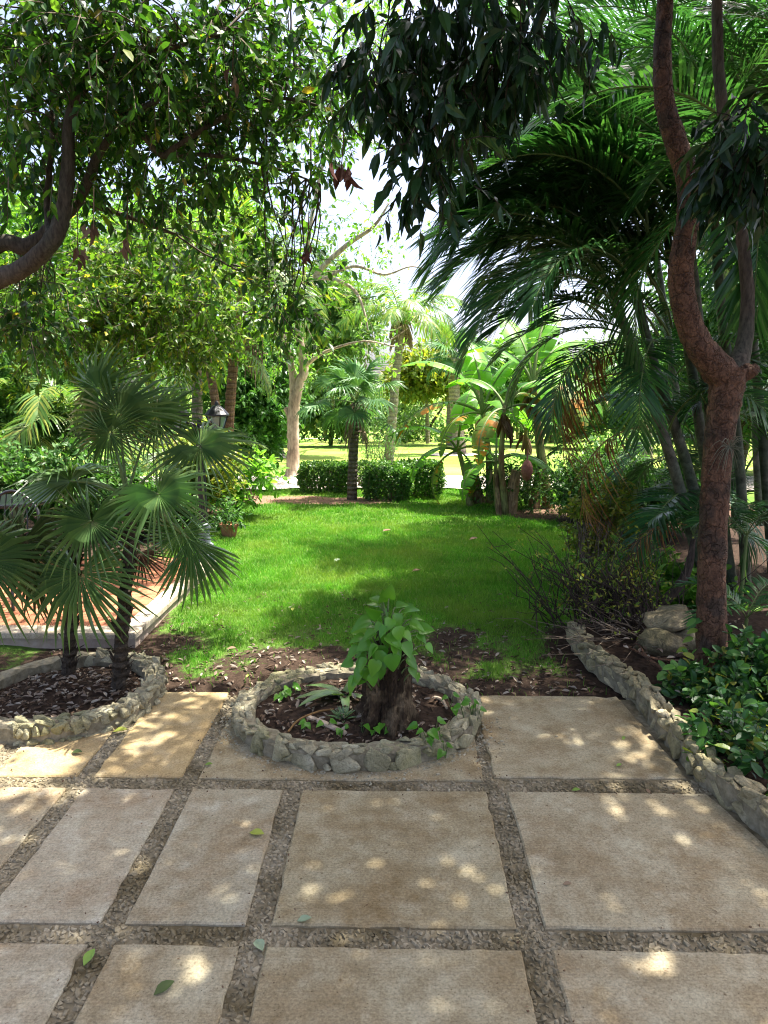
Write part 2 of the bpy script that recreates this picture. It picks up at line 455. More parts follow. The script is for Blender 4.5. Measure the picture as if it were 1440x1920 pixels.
MAT['dead'] = leaf_mat('dead', ((0, (0.09, 0.05, 0.03)), (0.5, (0.17, 0.10, 0.06)), (1, (0.28, 0.20, 0.13))), 0.12, 0.7, 0.15, (1.1, 0.9, 0.6))
MAT['dead_red'] = leaf_mat('dead_red', ((0, (0.05, 0.02, 0.014)), (0.5, (0.10, 0.035, 0.022)), (1, (0.15, 0.06, 0.035))), 0.12, 0.6, 0.2, (1.2, 0.7, 0.5))
MAT['litter'] = leaf_mat('litter', ((0, (0.06, 0.035, 0.022)), (0.4, (0.16, 0.11, 0.075)), (0.75, (0.30, 0.245, 0.19)), (1, (0.40, 0.36, 0.30))), 0.08, 0.75, 0.15, (1, 0.9, 0.7))
MAT['grass'] = leaf_mat('grass', ((0, (0.0588, 0.1832, 0.0151)), (0.5, (0.0949, 0.2694, 0.0237)), (0.9, (0.1358, 0.3339, 0.0378)), (1, (0.3077, 0.3447, 0.1293))), 0.38, 0.5, 0.25, (1.3, 1.4, 0.6), dry=(0.24, 0.32, 0.06))
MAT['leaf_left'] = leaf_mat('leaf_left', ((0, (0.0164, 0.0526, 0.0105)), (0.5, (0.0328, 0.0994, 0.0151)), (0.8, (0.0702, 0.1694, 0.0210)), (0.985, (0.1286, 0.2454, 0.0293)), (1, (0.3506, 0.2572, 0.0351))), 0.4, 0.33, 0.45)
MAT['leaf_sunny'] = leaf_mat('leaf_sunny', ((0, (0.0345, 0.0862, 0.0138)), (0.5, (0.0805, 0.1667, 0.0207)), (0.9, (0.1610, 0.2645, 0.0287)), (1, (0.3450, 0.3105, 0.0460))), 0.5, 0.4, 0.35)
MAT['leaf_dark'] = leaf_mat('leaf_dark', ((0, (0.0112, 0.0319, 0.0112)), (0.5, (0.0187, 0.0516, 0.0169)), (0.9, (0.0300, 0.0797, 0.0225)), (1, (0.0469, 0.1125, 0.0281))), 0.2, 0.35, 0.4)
MAT['leaf_light'] = leaf_mat('leaf_light', ((0, (0.0756, 0.1836, 0.0270)), (0.5, (0.1296, 0.2808, 0.0432)), (1, (0.2160, 0.3888, 0.0648))), 0.45, 0.5, 0.3)
MAT['leaf_mid'] = leaf_mat('leaf_mid', ((0, (0.0270, 0.0810, 0.0180)), (0.5, (0.0495, 0.1350, 0.0270)), (1, (0.0900, 0.1980, 0.0405))), 0.38, 0.45, 0.3)
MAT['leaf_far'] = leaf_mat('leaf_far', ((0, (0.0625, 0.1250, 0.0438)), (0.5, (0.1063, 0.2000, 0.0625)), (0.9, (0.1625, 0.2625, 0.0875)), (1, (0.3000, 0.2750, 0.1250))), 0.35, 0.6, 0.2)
MAT['leaf_hedge'] = leaf_mat('leaf_hedge', ((0, (0.0310, 0.0880, 0.0155)), (0.5, (0.0569, 0.1449, 0.0228)), (0.9, (0.1035, 0.2277, 0.0362)), (1, (0.1759, 0.2691, 0.0517))), 0.3, 0.38, 0.4)
MAT['leaf_bush'] = leaf_mat('leaf_bush', ((0, (0.0228, 0.0776, 0.0207)), (0.55, (0.0414, 0.1294, 0.0310)), (0.88, (0.0880, 0.2070, 0.0362)), (1, (0.2898, 0.2691, 0.0414))), 0.3, 0.36, 0.4)
MAT['leaf_yellow'] = leaf_mat('leaf_yellow', ((0, (0.10, 0.17, 0.02)), (0.5, (0.17, 0.23, 0.03)), (1, (0.30, 0.27, 0.04))), 0.4, 0.45, 0.3)
MAT['areca'] = leaf_mat('areca', ((0, (0.0203, 0.0761, 0.0228)), (0.5, (0.0355, 0.1166, 0.0330)), (1, (0.0634, 0.1712, 0.0406))), 0.3, 0.32, 0.45)
MAT['areca_sun'] = leaf_mat('areca_sun', ((0, (0.06, 0.15, 0.025)), (0.6, (0.11, 0.21, 0.035)), (1, (0.24, 0.26, 0.04))), 0.4, 0.4, 0.4)
MAT['frond_dead'] = leaf_mat('frond_dead', ((0, (0.10, 0.05, 0.018)), (0.5, (0.20, 0.10, 0.035)), (1, (0.34, 0.20, 0.07))), 0.3, 0.6, 0.2, (1.4, 1.0, 0.5))
MAT['fan'] = leaf_mat('fan', ((0, (0.0730, 0.1445, 0.0502)), (0.5, (0.1075, 0.1953, 0.0669)), (1, (0.1613, 0.2462, 0.0765))), 0.28, 0.33, 0.5, (1.5, 1.7, 0.6))
MAT['fan_olive'] = leaf_mat('fan_olive', ((0, (0.0400, 0.0640, 0.0200)), (0.5, (0.0560, 0.0800, 0.0240)), (1, (0.0800, 0.0960, 0.0320))), 0.3, 0.4, 0.4)
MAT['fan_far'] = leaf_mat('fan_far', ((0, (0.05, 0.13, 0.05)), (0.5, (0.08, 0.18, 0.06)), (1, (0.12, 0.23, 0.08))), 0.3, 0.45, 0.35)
MAT['pothos'] = leaf_mat('pothos', ((0, (0.0286, 0.1105, 0.0130)), (0.5, (0.0585, 0.1950, 0.0182)), (0.9, (0.1105, 0.2730, 0.0286)), (1, (0.1820, 0.3380, 0.0520))), 0.3, 0.28, 0.4, blot=((0.22, 0.3, 0.09), 30, 0.68))
MAT['banana'] = leaf_mat('banana', ((0, (0.0792, 0.2376, 0.0178)), (0.5, (0.1109, 0.3069, 0.0238)), (1, (0.1584, 0.3762, 0.0297))), 0.45, 0.38, 0.4)
MAT['banana_old'] = leaf_mat('banana_old', ((0, (0.09, 0.19, 0.03)), (1, (0.15, 0.22, 0.03))), 0.35, 0.45, 0.3, blot=((0.42, 0.18, 0.03), 5.0, 0.52))
MAT['bromeliad'] = leaf_mat('bromeliad', ((0, (0.10, 0.19, 0.10)), (1, (0.17, 0.27, 0.14))), 0.2, 0.5, 0.3)
MAT['air_plant'] = leaf_mat('air_plant', ((0, (0.10, 0.11, 0.07)), (1, (0.24, 0.22, 0.16))), 0.15, 0.6, 0.2)
MAT['bark_left'] = bark_mat('bark_left', (0.05, 0.039, 0.028), (0.125, 0.10, 0.075), (0.075, 0.068, 0.05), 9)
MAT['bark_red'] = bark_mat('bark_red', (0.075, 0.038, 0.024), (0.185, 0.098, 0.058), (0.065, 0.042, 0.03), 16, (1, 1, 0.8), 1.0, rough=0.7, flakes=17)
MAT['bark_pale'] = bark_mat('bark_pale', (0.40, 0.31, 0.22), (0.56, 0.46, 0.35), (0.33, 0.25, 0.18), 3, b=0.3)
MAT['bark_dark'] = bark_mat('bark_dark', (0.03, 0.022, 0.017), (0.085, 0.062, 0.046), None, 9)
MAT['bark_stump'] = bark_mat('bark_stump', (0.016, 0.010, 0.006), (0.07, 0.045, 0.025), (0.14, 0.10, 0.058), 18, (1, 1, 0.18), 1.0)
MAT['palm_bark'] = bark_mat('palm_bark', (0.20, 0.165, 0.13), (0.36, 0.31, 0.26), None, 6, (1, 1, 1), 0.5, rings=2.2)
MAT['palm_bark_red'] = bark_mat('palm_bark_red', (0.20, 0.11, 0.065), (0.36, 0.22, 0.14), None, 8, (1, 1, 1), 0.6, rings=3.0)
MAT['palm_bark_dark'] = bark_mat('palm_bark_dark', (0.035, 0.026, 0.018), (0.11, 0.085, 0.06), None, 22, (1, 1, 1.6), 1.0, rings=5)
MAT['young_trunk'] = bark_mat('young_trunk', (0.09, 0.07, 0.05), (0.21, 0.17, 0.125), None, 18, (1, 1, 1), 0.9, rings=4)
MAT['areca_stem'] = bark_mat('areca_stem', (0.055, 0.075, 0.045), (0.115, 0.135, 0.085), (0.15, 0.13, 0.10), 3, (1, 1, 1), 0.2, rings=1.4, rough=0.5, ringdark=0.7)
MAT['fibre'] = bark_mat('fibre', (0.16, 0.11, 0.07), (0.33, 0.25, 0.17), None, 20, (1, 1, 0.2), 0.8)
MAT['petiole'] = simple_mat('petiole', (0.10, 0.15, 0.045), (0.17, 0.22, 0.07), 10, 0.5)
MAT['petiole_brown'] = simple_mat('petiole_brown', (0.15, 0.08, 0.03), (0.30, 0.17, 0.06), 10, 0.6)
MAT['banana_stem'] = bark_mat('banana_stem', (0.17, 0.19, 0.07), (0.30, 0.27, 0.12), (0.20, 0.12, 0.06), 6, (1, 1, 0.2), 0.3)
MAT['banana_dry'] = bark_mat('banana_dry', (0.24, 0.15, 0.085), (0.42, 0.29, 0.18), (0.13, 0.08, 0.05), 8, (1, 1, 0.15), 0.6)
MAT['gravel'] = simple_mat('gravel', (0.42, 0.36, 0.30), (0.66, 0.60, 0.53), 60, 0.95, 0.1, b=1.0)
MAT['stem'] = simple_mat('stem', (0.06, 0.10, 0.03), (0.12, 0.16, 0.05), 10, 0.6)
MAT['hose'] = simple_mat('hose', (0.22, 0.24, 0.26), (0.32, 0.34, 0.36), 10, 0.5)
MAT['twig'] = simple_mat('twig', (0.09, 0.065, 0.045), (0.22, 0.175, 0.13), 14, 0.85, 0.2)

def glass_mat():
    m, nt, out = new_mat('lamp_glass')
    p = principled(nt, out, (0.75, 0.82, 0.85), 0.25, None, 0.5)
    p.inputs['Transmission Weight'].default_value = 0.7
    p.inputs['IOR'].default_value = 1.2
    return m
MAT['lamp_glass'] = glass_mat()

def ground_mat():
    m, nt, out = new_mat('ground')
    pos = worldpos(nt)
    att = nt.nodes.new('ShaderNodeAttribute'); att.attribute_name = 'bare'
    n1 = noise(nt, pos, 1.1, 5); n2 = noise(nt, pos, 24, 5, 0.7); n3 = noise(nt, pos, 0.16, 4); n4 = noise(nt, pos, 120, 3, 0.7)
    lawn = ramp(nt, ((0.3, (0.055, 0.115, 0.018)), (0.55, (0.10, 0.185, 0.032)), (0.75, (0.15, 0.22, 0.05))), n1.outputs[0]).outputs[0]
    dry = mixc(nt, lawn, (0.30, 0.30, 0.10), ramp(nt, ((0.45, (0,)*3), (0.65, (0.55,)*3)), n3.outputs[0]).outputs[0])
    sep = nt.nodes.new('ShaderNodeSeparateXYZ'); nt.links.new(pos, sep.inputs[0])
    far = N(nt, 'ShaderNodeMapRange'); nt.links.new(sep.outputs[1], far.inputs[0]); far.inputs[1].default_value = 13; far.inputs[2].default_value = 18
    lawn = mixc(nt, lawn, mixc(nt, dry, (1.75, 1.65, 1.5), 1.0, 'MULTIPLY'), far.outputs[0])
    lawn = mixc(nt, lawn, ramp(nt, ((0.3, (0.6,)*3), (0.65, (1.15,)*3)), n4.outputs[0]).outputs[0], 0.7, 'MULTIPLY')
    soil = ramp(nt, ((0.3, (0.020, 0.013, 0.009)), (0.7, (0.07, 0.046, 0.032))), n2.outputs[0]).outputs[0]
    redsoil = ramp(nt, ((0.3, (0.15, 0.085, 0.055)), (0.7, (0.30, 0.19, 0.13))), n2.outputs[0]).outputs[0]
    rs = N(nt, 'ShaderNodeMapRange'); nt.links.new(sep.outputs[1], rs.inputs[0]); rs.inputs[1].default_value = 11.0; rs.inputs[2].default_value = 12.2
    soil = mixc(nt, soil, redsoil, rs.outputs[0])
    mx = N(nt, 'ShaderNodeMath', operation='ADD'); nt.links.new(att.outputs['Fac'], mx.inputs[0])
    sb = N(nt, 'ShaderNodeMath', operation='MULTIPLY_ADD'); nt.links.new(n2.outputs[0], sb.inputs[0]); sb.inputs[1].default_value = 0.8; sb.inputs[2].default_value = -0.4
    nt.links.new(sb.outputs[0], mx.inputs[1])
    col = mixc(nt, lawn, soil, ramp(nt, ((0.4, (0,)*3), (0.6, (1,)*3)), mx.outputs[0]).outputs[0])
    principled(nt, out, col, 0.97, bump(nt, n2.outputs[0], 0.8, 0.03), 0.1)
    return m
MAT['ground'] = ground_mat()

# ------------------------------------------------------------------ leaf templates
def leaf_tpl(width=0.42, stations=(0, 0.25, 0.55, 0.8, 1), prof=None, fold=0.12, droop=0.12, petiole=0.0):
    """leaf along +Y, face +Z; returns verts and faces"""
    t = np.array(stations, float)
    if prof is None: w = np.sin(np.pi * np.clip(t, 0, 1) ** 0.8) ** 0.9 * width / 2
    else: w = np.array(prof) * width / 2
    V, F3, F4 = [], [], []
    rows = []
    for ti, wi in zip(t, w):
        y = petiole + ti; z = -droop * ti * ti
        if wi < 1e-3:
            rows.append((len(V),)); V.append((0, y, z))
        else:
            b = len(V); rows.append((b, b + 1, b + 2))
            V += [(-wi, y, z + fold * wi * 2), (0, y, z), (wi, y, z + fold * wi * 2)]
    for a, b in zip(rows[:-1], rows[1:]):
        if len(a) == 1 and len(b) == 3: F3 += [(a[0], b[1], b[0]), (a[0], b[2], b[1])]
        elif len(a) == 3 and len(b) == 1: F3 += [(a[0], a[1], b[0]), (a[1], a[2], b[0])]
        else: F4 += [(a[0], a[1], b[1], b[0]), (a[1], a[2], b[2], b[1])]
    return np.array(V, float), [np.array(F3).reshape(-1, 3), np.array(F4).reshape(-1, 4)]
T_OVAL = leaf_tpl(0.46, (0, 0.3, 0.65, 1))
T_OVAL_LO = leaf_tpl(0.5, (0, 0.42, 1), (0, 1, 0))
T_LANCE = leaf_tpl(0.36, (0, 0.28, 0.62, 1), (0, 0.95, 0.8, 0), 0.18, 0.2)
T_ROUND = leaf_tpl(0.62, (0, 0.2, 0.55, 0.85, 1), (0, 0.75, 1.0, 0.65, 0), 0.15, 0.15)
T_HEART = leaf_tpl(0.86, (0, 0.08, 0.3, 0.6, 0.85, 1), (0.25, 0.8, 1.0, 0.75, 0.32, 0), 0.14, 0.25)
T_SMALL = leaf_tpl(0.55, (0, 0.5, 1), (0, 1, 0), 0.1, 0.1)

def scatter(T, pos, dirs, ups, scale):
    V, Fs = T
    y = norm(dirs); x = norm(np.cross(y, ups)); z = np.cross(x, y)
    s = np.broadcast_to(np.asarray(scale, float), (len(pos),))[:, None, None]
    W = pos[:, None, :] + s * (V[None, :, 0, None] * x[:, None, :] + V[None, :, 1, None] * y[:, None, :] + V[None, :, 2, None] * z[:, None, :])
    off = (np.arange(len(pos)) * len(V))[:, None, None]
    return W.reshape(-1, 3), [(off + f[None]).reshape(-1, f.shape[1]) for f in Fs if len(f)]

def rand_unit(n):
    return norm(rng.normal(size=(n, 3)))

def in_blobs(blobs, n, shell=0.5):
    w = np.array([b[6] if len(b) > 6 else b[3] * b[4] * b[5] for b in blobs], float)
    k = rng.choice(len(blobs), n, p=w / w.sum())
    B = np.array([b[:6] for b in blobs])[k]
    u = rand_unit(n) * (rng.random(n) ** shell)[:, None]
    return B[:, :3] + u * B[:, 3:6], u

def foliage(blobs, n_clumps, twigs, leaves, leaf_len, T, clump_r=0.3, droop=0.3, shell=0.45, twig_mb=None, twig_len=None, len_var=0.45, twig_r=0.004):
    """clumps of twigs with leaves; returns (V, F) of the leaves"""
    cc, cu = in_blobs(blobs, n_clumps, shell)
    n = n_clumps * twigs
    c = np.repeat(cc, twigs, 0); out = np.repeat(cu, twigs, 0)
    start = c + rng.normal(0, clump_r * 0.45, (n, 3))
    d = norm(norm(start - c + 1e-6) * 0.8 + out * 0.6 + rand_unit(n) * 0.7 + np.array((0, 0, -droop)))
    L = (twig_len or leaf_len * 2.6) * rng.uniform(0.6, 1.3, n)
    t = (np.arange(leaves) + 0.6) / leaves
    t = np.tile(t, n); ti = np.repeat(np.arange(n), leaves)
    bend = np.array((0, 0, -0.35 * droop))
    pos = start[ti] + d[ti] * (L[ti] * t)[:, None] + bend * (L[ti] * t * t)[:, None]
    side = norm(np.cross(d[ti], rand_unit(len(ti))))
    ld = norm(d[ti] * 0.55 + side * 0.9 + np.array((0, 0, -droop)) + rng.normal(0, 0.15, (len(ti), 3)))
    up = norm(np.array((0, 0, 1.0)) + rng.normal(0, 0.45, (len(ti), 3)))
    s = leaf_len * rng.uniform(1 - len_var, 1 + len_var, len(ti))
    if twig_mb is not None:
        a = start; b = start + d * L[:, None] * 0.5 + bend * (L * 0.25)[:, None]; e = start + d * L[:, None] + bend * L[:, None]
        twig_strips(twig_mb, np.stack((a, b, e), 1), twig_r)
    return scatter(T, pos, ld, up, s), cc

def twig_strips(mb, P, r0):
    """many thin three-sided twigs at once; P is (n, k, 3)"""
    n, k, _ = P.shape
    T = norm(np.gradient(P, axis=1))
    ref = rand_unit(n)[:, None, :]
    u = norm(np.cross(T, ref)); w = np.cross(T, u)
    rr = np.linspace(1, 0.35, k)[None, :, None, None] * r0
    a = np.array((0, 2.094, 4.189))
    V = P[:, :, None, :] + rr * (np.cos(a)[None, None, :, None] * u[:, :, None, :] + np.sin(a)[None, None, :, None] * w[:, :, None, :])
    V = V.reshape(-1, 3)
    base = (np.arange(n) * k * 3)[:, None, None]
    i = (np.arange(k - 1) * 3)[None, :, None]; j = np.arange(3)[None, None, :]; j2 = (j + 1) % 3
    F = np.stack((base + i + j, base + i + j2, base + i + 3 + j2, base + i + 3 + j), -1).reshape(-1, 4)
    mb.add(V, [F])

def branchlets(mb, nodes, targets, r0, sides=4, k=6, sag=0.1, reach=1.1):
    """bent branches from the nearest limb node to every target point"""
    nodes = np.asarray(nodes)
    for tpt in targets:
        d = np.linalg.norm(nodes - tpt, axis=1) + rng.uniform(0, 0.35, len(nodes))
        a = nodes[np.argmin(d)]
        L = np.linalg.norm(tpt - a)
        t = np.linspace(0, 1, k)[:, None]
        P = a + (tpt - a) * t + np.sin(t * np.pi) * rng.normal(0, 0.06 * L, 3) + np.sin(t * 2 * np.pi) * rng.normal(0, 0.03 * L, 3)
        P[:, 2] += np.sin(t[:, 0] * np.pi) * sag * L
        if L > reach and rng.random() < .93: continue
        r = min(r0, 0.003 + 0.0055 * L)
        mb.add(*tube(P, np.linspace(r, 0.003, k), sides, cap=False))

def blob(px, py, Y, rpx, rpy, rd, w=None):
    p = at(px, py, Y); k = Y / (F_PX * 0.97)
    b = [*p, rpx * k, rd, rpy * k]
    if w is not None: b.append(w)
    return b
def pathpx(pts):                              # [(px, py, Y, radius)]
    return [at(a, b, Y) for a, b, Y, r in pts], [q[3] for q in pts]

# ================================================================== THE GROUND
VA = math.atan(((743 - 720) / F_PX) * CP)     # the paving turns a degree from the camera
PU = np.array((math.cos(VA), -math.sin(VA))); PV = np.array((math.sin(VA), math.cos(VA)))
def uv(p): return np.array((np.dot(p[:2], PU), np.dot(p[:2], PV)))
def xy(u, v): return PU * u + PV * v
v_of = lambda py: uv(gp(720, py))[1]
u_of = lambda px, py: uv(gp(px, py))[0]

# paving grid
ROWS = []
v1b, v1t = v_of(1776), v_of(1736); v2b, v2t = v_of(1482), v_of(1460)
V_EDGE = v_of(1302)
U = {0: (u_of(120, 1482), u_of(155, 1482)), 1: (u_of(325, 1482), u_of(360, 1482)), 2: (u_of(530, 1482), u_of(567, 1482)), 3: (u_of(911, 1482), u_of(951, 1482))}
U_LEFT = u_of(-700, 1482)
U0L = U[0][0] - (U[1][0] - U[0][1])           # one more column to the left
U[-1] = (U0L - (U[0][1] - U[0][0]), U0L)
U[-2] = (U[-1][0] - 0.6 - 0.1, U[-1][0] - 0.6)
WALL_PX = [(1058, 1192), (1062, 1215), (1085, 1245), (1122, 1278), (1168, 1302), (1215, 1362), (1255, 1415), (1300, 1465), (1345, 1505), (1400, 1550), (1460, 1600), (1560, 1690)]
WALL = np.array([gp(a, b, GZ if i < 4 else 0)[:2] for i, (a, b) in enumerate(WALL_PX)])
U_RIGHT = uv(np.append(WALL[-1], 0))[0] + 0.6

RING_C = None
fl = gp(437, 1345); frt = gp(902, 1345); fb = gp(655, 1450)
bk = gp(655, 1236, 0.13)
RC = np.array(((fl[0] + frt[0]) / 2, (fb[1] + bk[1]) / 2)); RRX = (frt[0] - fl[0]) / 2; RRY = (bk[1] - fb[1]) / 2
# left ring from three points of its foot
def circle3(a, b, c):
    A = np.array(((b - a) * 2, (c - a) * 2)); bb = np.array((b @ b - a @ a, c @ c - a @ a))
    o = np.linalg.solve(A, bb); return o, np.linalg.norm(a - o)
LC, LR = circle3(gp(311, 1278)[:2], gp(215, 1368)[:2], gp(20, 1399)[:2])
print('ring', RC, RRX, RRY, 'left', LC, LR)

def dist_wall(P):
    """distance to the right wall's foot and which side (positive = bed side)"""
    P = np.asarray(P, float); best = np.full(len(P), 1e9); side = np.zeros(len(P))
    for a, b in zip(WALL[:-1], WALL[1:]):
        ab = b - a; t = np.clip(((P - a) @ ab) / (ab @ ab), 0, 1)
        q = a + t[:, None] * ab; d = np.linalg.norm(P - q, axis=1)
        s = ab[0] * (P[:, 1] - a[1]) - ab[1] * (P[:, 0] - a[0])
        m = d < best; best[m] = d[m]; side[m] = np.sign(s[m])
    return best, side

def vnoise(P, scale, seed=0):
    """cheap smooth value noise for scattering"""
    g = np.random.default_rng(seed).random((64, 64))
    q = np.asarray(P, float) * scale + 100; i = np.floor(q).astype(int); f = q - i; f = f * f * (3 - 2 * f)
    a = g[i[:, 0] % 64, i[:, 1] % 64]; b = g[(i[:, 0] + 1) % 64, i[:, 1] % 64]; c = g[i[:, 0] % 64, (i[:, 1] + 1) % 64]; d = g[(i[:, 0] + 1) % 64, (i[:, 1] + 1) % 64]
    return (a * (1 - f[:, 0]) + b * f[:, 0]) * (1 - f[:, 1]) + (c * (1 - f[:, 0]) + d * f[:, 0]) * f[:, 1]

TZ = 0.08                                      # terrace height
TFR = gp(252, 1186, TZ)[:2]; TBR = gp(408, 1046, TZ)[:2]
TU = uv(TFR)[0]; TV0 = uv(TFR)[1]; TV1 = uv(TBR)[1] + 0.05
HEDGE_BED = [(gp(560, 935), 1.5), (gp(700, 950), 1.9)]
def bareness(P):
    P = np.asarray(P, float)
    n = vnoise(P, 1.6, 1) * 0.6 + vnoise(P, 5.0, 2) * 0.4
    Y = P[:, 1]
    b = np.clip((6.5 - Y) / 1.7, 0, 1.1) * 0.72 + (n - 0.5) * 1.7
    b = np.where(Y < V_EDGE + 0.22 + .25 * n, 1.2, b)
    b = np.where(Y > 7.2, np.minimum(b, 0) + 0.05, b)
    # bare earth on the right towards the wall, and under hedge and bananas
    dw, _ = dist_wall(P)
    b = np.maximum(b, np.clip(1.0 - dw / 0.45, 0, 1) + (n - 0.5) * 0.8)
    c = gp(1000, 962)[:2]; d = np.hypot((P[:, 0] - c[0] - .3) / 1.1, (P[:, 1] - c[1] - .2) / 0.6)
    b = np.maximum(b, np.clip(1.4 - d, 0, 1) + (n - 0.5) * 0.6)
    b = np.maximum(b, np.where(P[:, 0] > gp(1060, 985)[0] + 0.35 * (P[:, 1] - 9.5) * 0, np.clip((P[:, 0] - 2.2) * 1.2, 0, 1) * (Y < 12.5), 0) + (n - 0.5) * 0.3)
    c = gp(660, 942)[:2]; d = np.hypot((P[:, 0] - c[0] + .2) / 1.0, (P[:, 1] - c[1] - .3) / .45)
    b = np.maximum(b, np.clip(1.5 - d, 0, 1) + (n - 0.5) * 0.5)
    # brown verge before the gravel path
    va = np.clip(1 - np.abs(Y - (12.9 + 0.1 * P[:, 0] * 0)) / 0.9, 0, 1) * np.clip((-0.9 - P[:, 0]) * 2, 0, 1)
    b = np.maximum(b, va + (n - 0.5) * 0.4)
    b = np.maximum(b, np.clip((-2.2 - P[:, 0] - 0.0 * Y), 0, 1) * (Y > 8.3) * (Y < 13))
    return b

def build_ground():
    ys = np.concatenate((np.arange(-12, 3.6, 1.2), np.arange(3.6, 14, 0.12), np.arange(14, 30, 0.6), np.arange(30, 90, 4), np.array((100, 150, 250, 400, 700))))
    xs = np.concatenate((-np.array((700, 300, 150, 90, 60, 40, 28, 20, 14, 10)), np.arange(-7, 7.01, 0.12), np.array((10, 14, 20, 28, 40, 60, 90, 150, 300, 700))))
    X, Y = np.meshgrid(xs, ys)
    P = np.c_[X.ravel(), Y.ravel()]
    Z = ground_z(P[:, 0], P[:, 1]) + np.where((P[:, 1] > V_EDGE + 0.1) & (np.abs(P[:, 0]) < 9), (vnoise(P, 1.2, 5) - 0.5) * 0.05 + (vnoise(P, 4, 6) - 0.5) * 0.03, -0.03)
    V = np.c_[P, Z]
    nx = len(xs); i = np.arange(len(ys) - 1)[:, None] * nx; j = np.arange(nx - 1)[None]
    F = np.stack((i + j, i + j + 1, i + nx + j + 1, i + nx + j), -1).reshape(-1, 4)
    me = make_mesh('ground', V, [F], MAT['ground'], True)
    a = me.attributes.new('bare', 'FLOAT', 'POINT'); a.data.foreach_set('value', np.clip(bareness(P), 0, 1.2).astype(np.float32))
    o = bpy.data.objects.new('ground', me); C.objects.link(o); ROOT[o] = np.zeros(3)
    return tag(o, 'green lawn and bare earth stretching to the trees', 'ground', kind='structure')
ground = build_ground()
def gsurf(P):
    P = np.asarray(P, float)
    return ground_z(P[:, 0], P[:, 1]) + (vnoise(P, 1.2, 5) - 0.5) * 0.05 + (vnoise(P, 4, 6) - 0.5) * 0.03

# gravel path and pale sand patches beyond the lawn
def path_sheet(name, label, pts_near, pts_far, mat, lift=0.012):
    V, F = [], []
    n = len(pts_near)
    for a, b in zip(pts_near, pts_far):
        for t in np.linspace(0, 1, 5):
            p = a + (b - a) * t; V.append((p[0], p[1], float(ground_z(p[0], p[1])) + lift))
    for i in range(n - 1):
        for k in range(4): F.append((i*5 + k, (i+1)*5 + k, (i+1)*5 + k + 1, i*5 + k + 1))
    return solo(name, V, [np.array(F)], mat, label, 'path', kind='structure')
px_ = np.linspace(-200, 1640, 40)
jit = rng.normal(0, 2.0, 40)
path_sheet('gravel_path', 'pale gravel path between the hedge and the far lawn', [gp(x, 921 + j, GZ) for x, j in zip(px_, jit)], [gp(x, 896 + j * .4, GZ) for x, j in zip(px_, jit)], MAT['gravel'], 0.045)
def sand_patch(cx, cy, rx, ry, label):
    c = ggp(cx, cy); a = np.linspace(0, 2*np.pi, 28, endpoint=False)
    r = 1 + rng.normal(0, 0.08, 28)
    V = [(c[0], c[1], float(ground_z(c[0], c[1])) + 0.03)] + [(c[0] + rx*q*math.cos(t), c[1] + ry*q*math.sin(t), float(ground_z(0, c[1] + ry*q*math.sin(t))) + 0.03) for t, q in zip(a, r)]
    F = [(0, 1 + i, 1 + (i + 1) % 28) for i in range(28)]
    solo('sand_bed', V, [np.array(F)], MAT['gravel'], label, 'ground', kind='structure')
sand_patch(870, 853, 1.5, 1.3, 'pale sandy bed round the far palms')
sand_patch(521, 858, 0.8, 0.7, 'pale sandy ring round the squat palm trunk')
sand_patch(560, 823, 6.0, 0.8, 'pale strip along the far edge of the lawn')

# ================================================================== THE PATIO
patio_bed_poly = np.array([xy(U_LEFT - 1, -1.2), xy(U_RIGHT + 2, -1.2), xy(U_RIGHT + 2, V_EDGE - 0.03), xy(U_LEFT - 1, V_EDGE - 0.03)])
def bed_clip(poly):
    for a, b in zip(WALL[3:-1][::-1], WALL[4:][::-1]): poly = clip_poly(poly, b, a)
    return poly
# the bed follows the wall: clip in slices so that it stays simple
patio = solo('patio', *prism(patio_bed_poly, -0.08, -0.0125), MAT['mortar'], 'paved patio of large concrete slabs with pebble joints', 'patio', kind='structure')
def wall_clip(poly):
    for a, b in zip(WALL[4:-1], WALL[5:]):
        d = norm(b - a) * 0.0
        # line of this wall piece; convex enough for the slabs it touches
        ys = [q[1] for q in poly]
        if min(ys) < a[1] and max(ys) > b[1]:
            poly = clip_poly(poly, b, a) if ((a[0]-b[0])*(0-b[1]) - (a[1]-b[1])*(0-b[0])) > 0 else clip_poly(poly, a, b)
            if len(poly) < 3: return poly
    return poly
def slab(poly, mat, label=None, z=0.0):
    poly = wall_clip([np.asarray(p, float) for p in poly])
    if len(poly) < 3: return
    # subdivide the outline and roughen it so that the edge is not razor sharp
    out = []
    for i in range(len(poly)):
        a, b = poly[i], poly[(i + 1) % len(poly)]
        L = np.linalg.norm(b - a); k = max(1, int(L / 0.07))
        for t in range(k):
            p = a + (b - a) * t / k
            if t: p = p + norm(np.array((-(b - a)[1], (b - a)[0]))) * (rng.normal(0, 0.003) + (abs(rng.normal(0, .012)) if rng.random() < .06 else 0))
            out.append(p)
    V, F = prism(np.array(out), -0.06, z + rng.uniform(-0.002, 0.002), 0.006)
    o = part('slab', V, F, mat, patio)
    if label: o['label'] = label
cols = [-1, 0, 1, 2, 3]
def rect(u0, u1, v0, v1): return [xy(u0, v0), xy(u1, v0), xy(u1, v1), xy(u0, v1)]
U_END = U_RIGHT + 1
rows = [(v1b - (v2b - v1t) - (v1t - v1b) * 0 - 0.0, v1b), (v1t, v2b), (v2t, V_EDGE)]
edges = [U[-1][1], U[0], U[1], U[2], U[3]]
spans = [(U[-2][1], U[-1][0]), (U[-1][1], U[0][0]), (U[0][1], U[1][0]), (U[1][1], U[2][0]), (U[2][1], U[3][0]), (U[3][1], U_END)]
